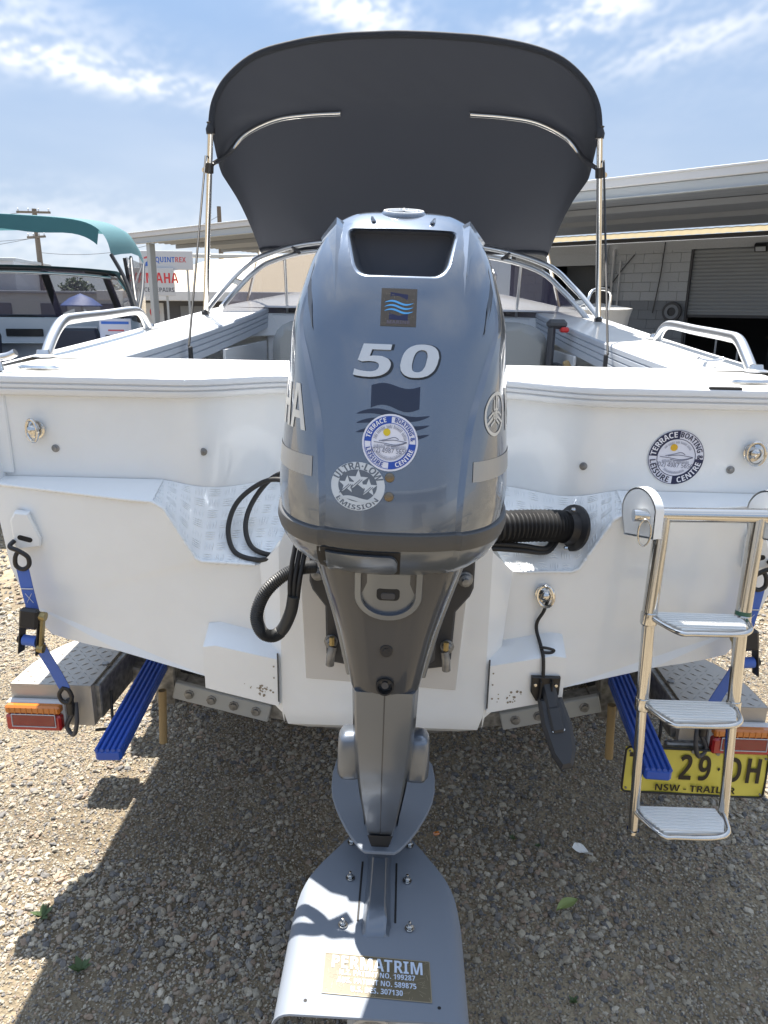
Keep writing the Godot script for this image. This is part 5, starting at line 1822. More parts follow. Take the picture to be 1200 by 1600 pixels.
func build_neighbour() -> void:
	var xf := Transform3D(Basis(Vector3.UP, 7 * DEG), Vector3(-3.72, 0, -7.0))
	var b := thing("boat", "neighbouring grey and white boat with a black framed windscreen under a teal canopy", "boat", xf)
	simple_hull(b, 1.12, 1.16, 0.55)
	var g := G.new()
	g.box(Vector3(0, 1.12, -0.55), Vector3(2.1, 0.6, 0.05), 0.01)
	part("dashboard", g, M.coaming_grey, b)
	g = G.new(); g.box(Vector3(0.1, 1.27, -0.515), Vector3(0.36, 0.075, 0.02), 0.006)
	part("name_panel", g, M.black_plastic, b)
	var top := V([-1.42, 1.46, 0.35, -1.2, 1.78, -0.1, -0.95, 1.86, -0.45, 0.0, 1.9, -0.55, 0.95, 1.86, -0.45, 1.2, 1.78, -0.1, 1.42, 1.46, 0.35])
	var bot := V([-1.42, 1.42, 0.35, -1.25, 1.42, -0.25, -1.05, 1.42, -0.65, 0.0, 1.42, -0.8, 1.05, 1.42, -0.65, 1.25, 1.42, -0.25, 1.42, 1.42, 0.35])
	g = G.new(); g.tube(curve(top, 5), 0.028, 8)
	part("windscreen_frame", g, M.black_plastic, b, 60)
	g = G.new(); g.tube(curve(bot, 5), 0.026, 8)
	part("windscreen_sill", g, M.black_plastic, b, 60)
	g = G.new()
	var t2 := curve(top, 5)
	for i in t2.size(): t2[i] += Vector3(0, -0.045, 0.03)
	g.tube(t2.slice(4, t2.size() - 4), 0.014, 8)
	part("windscreen_rail", g, M.aluminium, b, 60)
	for x in [-0.95, -0.35, 0.35, 0.95]:
		g = G.new()
		var a := Vector3(x, 1.87, -0.52 if absf(x) < 0.5 else -0.45); var c := Vector3(x * 1.1, 1.42, -0.78 if absf(x) < 0.5 else -0.65)
		g.beam(a, c, 0.075, 0.03, 0.008, Vector3.BACK)
		part("windscreen_post", g, M.black_plastic, b)
	for i in 6:
		g = G.new(); g.q(bot[i], bot[i + 1], top[i + 1], top[i])
		part("windscreen_pane", g, M.tinted_glass, b, 0)
	g = G.new()
	for i in 6: g.q(bot[i] + Vector3(0, -0.3, -0.02), bot[i + 1] + Vector3(0, -0.3, -0.02), bot[i + 1], bot[i])
	part("windscreen_base", g, M.coaming_grey, b, 30)
	g = G.new()
	for s in [-1.0, 1.0]: g.box(Vector3(s * 0.95, 0.98, 0.9), Vector3(0.03, 0.3, 2.4), 0.01)
	part("side_liner", g, M.dark_grey, b)
	for x in [-0.2, 0.72]:
		var st := thing("pedestal_chair", ("black bucket seat back in the neighbouring boat, beside the paper notice" if x > 0.5 else "black bucket seat back at the far side of the neighbouring boat"), "boat chair", xf * Transform3D(Basis(), Vector3(x, 0.8, -0.05)))
		g = G.new()
		g.prism(P2([-0.19, 0.0, 0.19, 0.0, 0.23, 0.45, 0.21, 0.53, -0.21, 0.53, -0.23, 0.45]), -0.04, 0.05, 0.02)
		part("backrest", g, M.navy_vinyl, st)
		g = G.new(); g.tube(V([-0.215, 0.535, 0.0, 0.215, 0.535, 0.0]), 0.012, 8)
		part("piping", g, M.block_white, st)
		g = G.new(); g.box(Vector3(0, 0.02, 0.22), Vector3(0.42, 0.1, 0.42), 0.03)
		part("cushion", g, M.navy_vinyl, st)
		g = G.new(); g.tube(V([0, -0.4, 0.15, 0, 0.0, 0.15]), 0.04, 10)
		part("pedestal", g, M.aluminium, st)
	g = G.new()
	g.box(Vector3.ZERO, Vector3(0.3, 0.25, 0.004), 0.001)
	g.c.fill(Color(0.62, 0.64, 0.74))
	g.col = Color(0.04, 0.16, 0.6)
	g.flat(P2([-0.13, 0.075, 0.13, 0.075, 0.13, 0.1, -0.13, 0.1]), func(x, y): return Vector3(x, y, 0.003))
	g.col = Color(0.1, 0.1, 0.12)
	g.flat(P2([-0.1, -0.045, 0.1, -0.045, 0.1, -0.025, -0.1, -0.025]), func(x, y): return Vector3(x, y, 0.003))
	g.col = Color(0.55, 0.1, 0.12)
	g.flat(P2([-0.07, 0.01, 0.08, 0.01, 0.08, 0.025, -0.07, 0.025]), func(x, y): return Vector3(x, y, 0.003))
	var notice := part("paper_notice", g, M.print, self, 0)
	tag(notice, "white paper notice with a blue heading taped inside the neighbouring boat", "notice")
	notice.transform = xf * Transform3D(Basis(Vector3.UP, -0.1), Vector3(1.14, 1.3, 0.1))
	# teal canopy
	var cn := thing("boat_canopy", "teal canvas canopy on a black frame over the neighbouring boat", "canopy", xf)
	g = G.new()
	var prof := [[-1.16, 2.0], [-1.13, 2.14], [-1.04, 2.25], [-0.85, 2.31], [-0.45, 2.335], [0.0, 2.345], [0.45, 2.335], [0.85, 2.31], [1.04, 2.25], [1.13, 2.14], [1.16, 2.0]]
	var rows := []
	for q in [[0.1, -0.012, 1.0], [-0.3, 0.03, 1.0], [-0.8, 0.07, 1.0], [-1.2, 0.07, 0.99], [-1.6, 0.0, 0.97]]:
		var p := PackedVector3Array()
		for k in prof: p.append(Vector3(k[0] * q[2], k[1] + q[1], q[0]))
		rows.append(curve(p, 4))
	for i in rows.size() - 1: g.strip(rows[i], rows[i + 1])
	part("canvas", g, M.teal_canvas, cn, 50)
	g = G.new()
	var hem := PackedVector3Array(); var hem2 := PackedVector3Array()
	for p in curve(rows[0], 1):
		hem.append(p + Vector3(0, 0, 0.004)); hem2.append(p + Vector3(-p.x * 0.03, -0.13 + 0.01 * sin(p.x * 9), -0.02))
	g.strip(hem2.slice(8, 34), hem.slice(8, 34))
	part("valance", g, M.teal_canvas, cn, 50)
	for q in [[V([1.16, 2.0, 0.1, 1.3, 1.75, 0.2, 1.42, 1.45, 0.4])], [V([1.15, 2.03, -0.8, 1.28, 1.75, -0.2, 1.42, 1.45, 0.4])], [V([1.12, 2.0, -1.6, 1.3, 1.7, -0.5, 1.4, 1.46, 0.3])], [V([-1.16, 2.0, 0.1, -1.3, 1.75, 0.2, -1.42, 1.45, 0.4])], [V([-1.12, 2.0, -1.6, -1.3, 1.7, -0.5, -1.4, 1.46, 0.3])], [V([1.17, 2.0, -0.4, 1.2, 1.7, -0.4, 1.22, 1.46, -0.4])]]:
		g = G.new(); g.tube(curve(q[0], 5), 0.018, 8)
		part("strut", g, M.black_plastic, cn, 60)
	g = G.new()
	g.q(Vector3(1.16, 2.02, -0.5), Vector3(1.12, 2.0, -1.6), Vector3(1.3, 1.46, -0.6), Vector3(1.25, 1.55, -0.2))
	part("side_curtain", g, M.clear_vinyl, cn)
	g = G.new()
	g.tube(curve(V([0.55, 1.45, 1.2, 0.58, 1.62, 1.1, 0.62, 1.62, 0.5, 0.6, 1.45, 0.4]), 5), 0.02, 8)
	simple_trailer(xf, "galvanised trailer under the neighbouring teal canopied boat")
	# a second boat, seen through our windscreen
	var xf2 := Transform3D(Basis(Vector3.UP, -30 * DEG), Vector3(2.0, 0, -9.6))
	var b2 := thing("boat", "white boat parked ahead, seen through the tinted windscreen", "boat", xf2)
	simple_hull(b2, 1.0, 1.55, 0.6)
	for s in [-1.0, 1.0]:
		g = G.new()
		g.tube(curve(V([s * 0.9, 1.55, 1.2, s * 0.92, 1.75, 1.1, s * 0.92, 1.76, 0.3, s * 0.9, 1.55, 0.2]), 5), 0.018, 8)
		part("grab_rail", g, M.aluminium, b2, 60)
	simple_trailer(xf2, "galvanised trailer under the white boat parked ahead")
	for q in [[-3.6, 3.4, 24.0, "white boat parked behind the viewpoint, left side of the yard"], [3.4, 4.2, -18.0, "white boat parked behind the viewpoint, right side of the yard"]]:
		var xf3 := Transform3D(Basis(Vector3.UP, q[2] * DEG), Vector3(q[0], 0, q[1]))
		simple_hull(thing("boat", q[3], "boat", xf3), 1.0, 1.5, 0.6)
		simple_trailer(xf3, q[3].replace("white boat parked", "galvanised boat trailer"))
	var far := thing("shed", "long grey shed across the yard behind the viewpoint", "building", Transform3D(Basis(), Vector3(0, 0, 17)))
	g = G.new(); g.box(Vector3(0, 2.0, 3), Vector3(30.0, 4.0, 6.0), 0.02)
	part("wall", g, M.block_grey, far)
	g = G.new(); g.box(Vector3(0, 4.05, 3), Vector3(30.6, 0.14, 6.6), 0.02)
	part("roof", g, M.old_zinc, far)
	for x in [-10.0, -3.0, 4.0, 11.0]:
		g = G.new(); g.box(Vector3(x, 1.5, -0.02), Vector3(3.6, 3.0, 0.06), 0.01)
		part("door", g, M.interior_dark, far)

func simple_hull(b: Node3D, w: float, gy: float, keel: float) -> void:
	var g := G.new()
	var secs := []
	for q in [[2.2, 1.0, 0.0], [1.0, 1.03, 0.0], [-0.4, 1.0, 0.03], [-1.4, 0.85, 0.1], [-2.3, 0.5, 0.25], [-2.9, 0.06, 0.5]]:
		var h := PackedVector3Array()
		for p in [[1.0, gy + q[2] * 0.2], [0.96, gy - 0.1], [0.9, keel + 0.45 + q[2]], [0.78, keel + 0.2 + q[2]], [0.0, keel + q[2]]]: h.append(Vector3(p[0] * q[1] * w, p[1], q[0]))
		secs.append(h)
	for i in secs.size() - 1:
		for s in [1.0, -1.0]:
			var A := PackedVector3Array(); var B := PackedVector3Array()
			for p in secs[i]: A.append(p * Vector3(s, 1, 1))
			for p in secs[i + 1]: B.append(p * Vector3(s, 1, 1))
			if s > 0: g.strip(A, B)
			else: g.strip(B, A)
	var P := PackedVector3Array()
	for p in secs[0].slice(2): P.append(p)
	for k in range(secs[0].size() - 2, 1, -1): P.append(secs[0][k] * Vector3(-1, 1, 1))
	for k in range(1, P.size() - 1): g.t(P[0], P[k + 1], P[k])
	part("hull", g, M.white_paint, b, 25)
	g = G.new()
	for i in secs.size() - 1:
		for s in [1.0, -1.0]:
			var a: Vector3 = secs[i][0] * Vector3(s, 1, 1); var c: Vector3 = secs[i + 1][0] * Vector3(s, 1, 1)
			var ai := a - Vector3(s * minf(0.25, absf(a.x)), -0.005, 0); var ci := c - Vector3(s * minf(0.25, absf(c.x)), -0.005, 0)
			if s > 0: g.q(a, c, ci, ai)
			else: g.q(ai, ci, c, a)
	part("side_deck", g, M.deck_paint, b)
	g = G.new(); g.box(Vector3(0, keel + 0.35, 0.4), Vector3(w * 1.5, 0.03, 3.2), 0.0)
	part("cockpit_floor", g, M.carpet, b)
	g = G.new()
	for i in range(2, secs.size() - 1):
		var a: Vector3 = secs[i][0]; var c: Vector3 = secs[i + 1][0]
		g.q(a + Vector3(0, 0.004, 0), c + Vector3(0, 0.004, 0), Vector3(-c.x, c.y + 0.004, c.z), Vector3(-a.x, a.y + 0.004, a.z))
	part("foredeck", g, M.deck_paint, b)

func simple_trailer(xf: Transform3D, label: String) -> void:
	var t := thing("boat_trailer", label, "trailer", xf)
	var g := G.new()
	for s in [-1.0, 1.0]: g.beam(Vector3(s * 0.7, 0.48, 2.0), Vector3(s * 0.5, 0.48, -2.2), 0.06, 0.1)
	for z in [1.6, 0.2, -1.4]: g.box(Vector3(0, 0.47, z), Vector3(1.4, 0.08, 0.06), 0.004)
	g.beam(Vector3(0, 0.46, -1.4), Vector3(0, 0.46, -3.8), 0.07, 0.1)
	g.box(Vector3(0, 0.23, -3.6), Vector3(0.06, 0.46, 0.06), 0.004)
	part("frame", g, M.galvanised, t)
	for s in [-1.0, 1.0]: wheel(t, Vector3(s * 0.88, 0.29, 0.6), s)

func wheel(t: Node3D, at: Vector3, s: float) -> void:
	var w := Node3D.new(); w.name = "wheel"; t.add_child(w, true)
	w.transform = Transform3D(Basis(Vector3.BACK, -s * PI / 2), at)
	var g := G.new(); g.lathe(P2([0.17, -0.085, 0.25, -0.085, 0.285, -0.06, 0.29, 0.0, 0.285, 0.06, 0.25, 0.085, 0.17, 0.085]), 36)
	part("tyre", g, M.black_rubber, w, 40)
	g = G.new(); g.lathe(P2([0.0, 0.03, 0.06, 0.035, 0.08, 0.01, 0.14, 0.02, 0.17, 0.075, 0.175, 0.085, 0.175, -0.085, 0.0, -0.05]), 28)
	part("rim", g, M.galvanised, w, 40)


# ---------------------------------------------------------------- trailer, canopy and fittings

func build_trailer() -> void:
	var t := thing("boat_trailer", "galvanised trailer under the white boat with blue skids and a yellow number plate", "trailer", BOAT)
	var g: G
	for s in [1.0, -1.0]:
		g = G.new()
		g.beam(Vector3(s * 0.775, 0.53, -0.02), Vector3(s * 0.70, 0.53, -3.2), 0.05, 0.1)
		part("side_rail", g, M.galvanised, t)
		for k in 3:
			g = G.new()
			g.xf = Transform3D(Basis(), Vector3(s * 0.775, 0.58, -0.12 - k * 0.13))
			g.lathe(P2([0, 0, 0.014, 0, 0.014, 0.003, 0.01, 0.004, 0.01, 0.011, 0.0, 0.012]), 6)
			part("bolt", g, M.galvanised, t)
	g = G.new()
	var chain := [[0.76, 0.50], [0.6, 0.455], [0.36, 0.395], [0.0, 0.335], [-0.36, 0.395], [-0.6, 0.455], [-0.76, 0.50]]
	for i in chain.size() - 1: g.beam(Vector3(chain[i][0], chain[i][1], -0.25), Vector3(chain[i + 1][0], chain[i + 1][1], -0.25), 0.05, 0.05, 0.004, Vector3.UP)
	part("cross_member", g, M.galvanised, t)
	for s in [1.0, -1.0]:
		g = G.new()
		g.beam(Vector3(s * 0.62, 0.462, -0.215), Vector3(s * 0.34, 0.392, -0.215), 0.02, 0.055, 0.003)
		part("splice_plate", g, M.old_zinc, t)
		for k in 4:
			g = G.new()
			var x := 0.38 + k * 0.065
			g.xf = Transform3D(Basis(Vector3.RIGHT, PI / 2), Vector3(s * x, 0.402 + (x - 0.38) * 0.25, -0.205))
			g.lathe(P2([0, 0, 0.015, 0, 0.015, 0.003, 0.0105, 0.004, 0.0105, 0.011, 0.0, 0.012]), 8)
			part("bolt", g, M.galvanised, t)
		# upright that carries the skid, and a loose bar
		g = G.new()
		g.box(Vector3(s * 0.65, 0.475, -0.25), Vector3(0.06, 0.14, 0.06), 0.004)
		part("skid_bracket", g, M.galvanised, t)
		g = G.new()
		g.tube(V([s * 0.648, 0.47, -0.19, s * 0.655, 0.30, -0.185]), 0.012, 8)
		part("drop_bar", g, M.old_wood, t, 60)
		# skid with its ribs
		var sk := Node3D.new(); sk.name = "skid"; t.add_child(sk, true)
		var a := Vector3(s * 0.642, 0.522, 0.205); var c := Vector3(s * 0.716, 0.545, -0.9)
		g = G.new()
		g.beam(a, c, 0.062, 0.03, 0.006)
		part("board", g, M.blue_poly, sk)
		var d := (c - a).normalized()
		var n := d.cross(Vector3.UP).normalized()
		for k in 5:
			g = G.new()
			var o := n * (k - 2) * 0.0132 + Vector3(0, 0.0165, 0)
			g.tube(PackedVector3Array([a + o - d * 0.0, c + o]), 0.0046, 8)
			part("rib", g, M.blue_poly, sk, 60)
		# mudguard step: chequer plate top, face and lamp
		g = G.new()
		var poly := PackedVector2Array()
		for i in 9:
			var an := PI / 2 * i / 8.0
			poly.append(Vector2(s * (-0.765 - 0.215 + 0.13 - 0.13 * sin(an)) * -1.0, -0.30 + 0.24 - 0.24 * cos(an)))
		poly.append(Vector2(s * 0.98, 0.0)); poly.append(Vector2(s * 0.765, 0.0)); poly.append(Vector2(s * 0.765, -0.30))
		g.xf = Transform3D(Basis(Vector3.RIGHT, PI / 2), Vector3(0, 0.583, 0))
		g.prism(poly, -0.004, 0.004, 0.001)
		g.xf = Transform3D()
		g.box(Vector3(s * 0.8725, 0.527, -0.004), Vector3(0.215, 0.118, 0.006), 0.002)
		g.box(Vector3(s * 0.768, 0.527, -0.06), Vector3(0.006, 0.116, 0.12), 0.001)
		part("mudguard", g, M.aluminium_dull, t)
		g = G.new()
		for i in 9:
			for j in 11:
				var x := 0.785 + i * 0.0225; var z := -0.015 - j * 0.025
				if x > 0.86 and z < -0.06 - (0.98 - x) * 1.9: continue
				if x > 0.965 and z < -0.12: continue
				var q := Vector3(0.007, 0, 0.007) if (i + j) % 2 else Vector3(0.007, 0, -0.007)
				g.tube(PackedVector3Array([Vector3(s * x, 0.5872, z) - q, Vector3(s * x, 0.588, z), Vector3(s * x, 0.5872, z) + q]), 0.0015, 6, PackedFloat32Array([0.0004, 0.0017, 0.0004]))
		var ribs := part("tread_rib", g, M.aluminium_dull, t, 60)
		ribs.set_meta("kind", "stuff")
		var lamp := Node3D.new(); lamp.name = "tail_light"; t.add_child(lamp, true)
		lamp.position = Vector3(s * 0.911, 0.507, 0.0)
		g = G.new(); g.box(Vector3(0, 0, 0.008), Vector3(0.152, 0.082, 0.02), 0.006)
		part("housing", g, M.pale_wall, lamp)
		g = G.new(); g.prism(rrect(0.146, 0.046, 0.008, 4, Vector2(0, -0.014)), 0.016, 0.036, 0.005)
		part("red_lens", g, M.red_lens, lamp)
		g = G.new(); g.prism(rrect(0.146, 0.024, 0.008, 4, Vector2(0, 0.0235)), 0.016, 0.036, 0.005)
		part("amber_lens", g, M.amber_lens, lamp)
		g = G.new(); g.prism(rrect(0.112, 0.034, 0.003, 3, Vector2(0.004, -0.004)), 0.03, 0.039, 0.002)
		part("reflector", g, M.dark_red_lens, lamp)
		g = G.new()
		for k in 4:
			var fr: Array = [[0.0, 0.0135, 0.116, 0.0018], [0.0, -0.0215, 0.116, 0.0018], [-0.057, -0.004, 0.0018, 0.036], [0.057, -0.004, 0.0018, 0.036]][k]
			g.box(Vector3(fr[0] + 0.004, fr[1], 0.0385), Vector3(fr[2], fr[3], 0.003), 0.0006)
		part("reflector_edge", g, M.pale_wall, lamp)
		g = G.new()
		for k in 9: g.box(Vector3(-0.06 + k * 0.015, 0.0235, 0.0365), Vector3(0.004, 0.018, 0.002), 0.0008)
		part("lens_ridge", g, M.amber_lens, lamp)
		g = G.new()
		g.tube(curve(V([s * 0.80, 0.55, 0.02, s * 0.795, 0.50, 0.035, s * 0.81, 0.46, 0.03, s * 0.83, 0.48, 0.02, s * 0.81, 0.52, 0.015]), 5), 0.006, 8)
		part("lamp_cable", g, M.dark_grey, t, 60)
		g = G.new()
		g.tube(curve(V([s * 0.74, 0.54, -0.06, s * 0.725, 0.5, -0.02, s * 0.73, 0.455, -0.02, s * 0.77, 0.45, -0.01]), 5), 0.004, 8)
		part("wiring", g, M.black_rubber, t, 60)
		g = G.new(); g.box(Vector3(s * 0.9, 0.66, -1.2), Vector3(0.24, 0.02, 0.72), 0.01)
		g.box(Vector3(s * 0.9, 0.55, -1.55), Vector3(0.24, 0.2, 0.02), 0.005); g.box(Vector3(s * 0.9, 0.55, -0.85), Vector3(0.24, 0.2, 0.02), 0.005)
		part("wheel_guard", g, M.aluminium_dull, t)
		wheel(t, Vector3(s * 0.9, 0.29, -1.2), s)
		g = G.new(); g.box(Vector3(s * 0.965, 0.45, -0.55), Vector3(0.13, 0.1, 0.12), 0.005)
		g.box(Vector3(s * 0.85, 0.43, -0.55), Vector3(0.2, 0.04, 0.06), 0.004)
		part("side_guide", g, M.cream, t)
	g = G.new()
	g.beam(Vector3(0, 0.40, -0.25), Vector3(0, 0.42, -4.6), 0.07, 0.09)
	g.box(Vector3(0, 0.2, -4.4), Vector3(0.06, 0.4, 0.06), 0.005)
	g.box(Vector3(0, 0.42, -2.0), Vector3(1.4, 0.06, 0.06), 0.005)
	part("drawbar", g, M.galvanised, t)
	for k in 4:
		g = G.new(); g.xf = Transform3D(Basis(Vector3.BACK, PI / 2), Vector3(0, 0.47, -0.6 - k * 0.7))
		g.lathe(P2([0, -0.08, 0.03, -0.08, 0.045, 0, 0.03, 0.08, 0, 0.08]), 16)
		part("keel_roller", g, M.blue_poly, t, 50)
	# number plate
	var np := Node3D.new(); np.name = "number_plate"; t.add_child(np, true)
	np.transform = Transform3D(Basis(Vector3.RIGHT, -0.06) * Basis(Vector3.BACK, -0.02), Vector3(0.806, 0.413, 0.03))
	g = G.new()
	var sheet := func(a: float, c: float) -> Vector3:
		var x := (a - 0.5) * 0.366; var y := (c - 0.5) * 0.128
		return Vector3(x, y, 0.0012 * sin(x * 30) + 0.0016 * sin(x * 47 + y * 60))
	g.grid(24, 8, sheet)
	g.grid(24, 8, func(a, c): return sheet.call(1 - a, c) - Vector3(0, 0, 0.002))
	part("sheet", g, M.plate_yellow, np, 60)
	g = G.new()
	var rim := PackedVector3Array()
	for p in rrect(0.364, 0.127, 0.012, 6): rim.append(Vector3(p.x, p.y, 0.0015 + 0.0012 * sin(p.x * 30)))
	rim.append(rim[0])
	g.tube(rim, 0.0028, 8, PackedFloat32Array(), false)
	part("border", g, M.black_plastic, np, 60)
	g = G.new()
	g.col = Color(0.008, 0.008, 0.008)
	var on := func(x, y): return Vector3(x, y, 0.0042)
	for q in [["T", -0.155], ["L", -0.098], ["2", -0.0266], ["9", 0.0216], ["D", 0.0965], ["H", 0.1457]]:
		text(g, q[0], 0.07, plainf_bold(), func(x, y): return on.call(x + q[1], y + 0.0125), 0.66)
	g.flat(P2([0.054, 0.014, 0.058, 0.02, 0.062, 0.014, 0.058, 0.008]), on)
	text(g, "NSW - TRAILER", 0.0185, plainf_bold(), func(x, y): return on.call(x + 0.004, y - 0.046), 1.15)
	part("lettering", g, M.print, np, 0)
	for q in [[-0.172, 0.052], [-0.172, -0.052], [0.172, -0.052], [0.172, 0.05], [-0.012, 0.06], [0.05, 0.058]]:
		g = G.new(); g.xf = Transform3D(Basis(Vector3.RIGHT, PI / 2), Vector3(q[0], q[1], 0.003))
		var r := 0.003 if absf(q[0]) > 0.1 else 0.006
		g.lathe(P2([0, 0, r, 0, r * 0.9, 0.003, 0, 0.004]), 10)
		part("screw", g, M.galvanised, np)
	g = G.new(); g.box(Vector3(0.83, 0.47, 0.005), Vector3(0.2, 0.03, 0.02), 0.004)
	part("plate_bracket", g, M.galvanised, t)

func plainf_bold() -> SystemFont:
	return bold

func build_canopy() -> void:
	var c := thing("boat_canopy", "charcoal canvas canopy on stainless bows above the white boat", "canopy", BOAT)
	var arch := func(z: float) -> Array:  # half profile from the middle outwards
		var rear := [[0, 2.592], [0.22, 2.585], [0.42, 2.563], [0.6, 2.515], [0.715, 2.435], [0.775, 2.345], [0.795, 2.245]]
		var mid := [[0, 2.425], [0.25, 2.422], [0.45, 2.412], [0.62, 2.385], [0.76, 2.325], [0.83, 2.245], [0.858, 2.14]]
		var front := [[0, 1.845], [0.25, 1.846], [0.42, 1.848], [0.58, 1.85], [0.69, 1.852], [0.755, 1.85], [0.785, 1.84]]
		var t := (-1.6 - z) / 0.9
		var o := []
		for i in 7:
			var v := []
			for k in 2:
				var a: float = rear[i][k]; var b: float = mid[i][k]; var d: float = front[i][k]
				var w := t / 0.45 if t < 0.45 else 0.0
				if t < 0.45: v.append(lerpf(a, b, w) + (0.0 if k == 0 else -0.012 * sin(w * PI)))
				else:
					w = (t - 0.45) / 0.55
					v.append(lerpf(b, d, w) + (-0.006 * sin(w * PI) if k == 0 else 0.025 * sin(w * PI)))
			o.append(v)
		return o
	var g := G.new()
	var prev := PackedVector3Array()
	var rearline: PackedVector3Array
	for i in 25:
		var z := lerpf(-1.6, -2.5, i / 24.0)
		var h: Array = arch.call(z)
		var p := PackedVector3Array()
		for k in range(6, 0, -1): p.append(Vector3(-h[k][0], h[k][1], z))
		for k in 7: p.append(Vector3(h[k][0], h[k][1], z))
		p = curve(p, 6)
		var t := (-1.6 - z) / 0.9
		for k in p.size():
			var w := sin(t * PI) * 0.004 + 0.0015
			p[k].y += w * (sin(p[k].x * 9.0 + z * 14.0) * 0.5 + sin(p[k].x * 23.0 - z * 9.0) * 0.3 + sin((p[k].x + z) * 37.0) * 0.2)
		if i: g.strip(prev, p)
		else: rearline = p
		prev = p
	var top := G.new()
	part("canvas", g, M.canvas, c, 60)
	for q in [rearline, prev]:
		g = G.new(); g.tube(q, 0.0135, 10)
		part("hem", g, M.canvas, c, 60)
	for s in [1.0, -1.0]:
		var foot := Vector3(s * 0.937, 1.515, -1.9)
		var head := Vector3(s * 0.797, 2.245, -1.6)
		g = G.new()
		g.tube(PackedVector3Array([foot, head]), 0.0125, 12)
		part("rear_bow", g, M.stainless, c, 60)
		g = G.new()
		g.tube(curve(V([s * 0.845, 2.10, -1.66, s * 0.84, 2.15, -1.78, s * 0.815, 2.215, -1.95, s * 0.74, 2.31, -2.0, s * 0.6, 2.372, -2.0, s * 0.45, 2.394, -2.0, s * 0.31, 2.402, -2.0, s * 0.3, 2.404, -2.0]), 6), 0.0125, 12)
		part("middle_bow", g, M.stainless, c, 60)
		g = G.new()
		g.tube(PackedVector3Array([head - (head - foot) * 0.16, head - (head - foot) * 0.21]), 0.018, 12)
		part("joint", g, M.black_plastic, c, 60)
		g = G.new()
		g.xf = Transform3D(Basis(), head)
		g.lathe(P2([0, -0.02, 0.018, -0.018, 0.02, 0.0, 0.012, 0.02, 0.016, 0.026, 0.0, 0.032]), 12)
		part("corner_cap", g, M.black_plastic, c, 50)
		g = G.new()
		g.box(foot + Vector3(0, -0.012, 0), Vector3(0.03, 0.045, 0.05), 0.008)
		part("deck_hinge", g, M.black_plastic, c)
		g = G.new()
		g.box(foot + Vector3(s * 0.01, -0.04, 0.03), Vector3(0.035, 0.03, 0.1), 0.008)
		part("hinge_base", g, M.white_paint, c)
		g = G.new()
		var anchor := Vector3(s * 0.742, gun_y(-0.95) - 0.03, -0.95)
		g.tube(PackedVector3Array([Vector3(s * 0.83, 2.15, -1.63), anchor]), 0.0042, 8)
		part("tie_cord", g, M.black_rubber, c, 60)
		g = G.new()
		g.box(anchor + Vector3(-s * 0.008, -0.03, 0.01), Vector3(0.012, 0.06, 0.022), 0.003)
		part("cord_clip", g, M.black_plastic, c)
		g = G.new()
		g.tube(PackedVector3Array([Vector3(s * 0.775, 1.87, -2.5), Vector3(s * 0.92, gun_y(-2.6), -2.75)]), 0.009, 8)
		part("front_stay", g, M.stainless, c, 60)


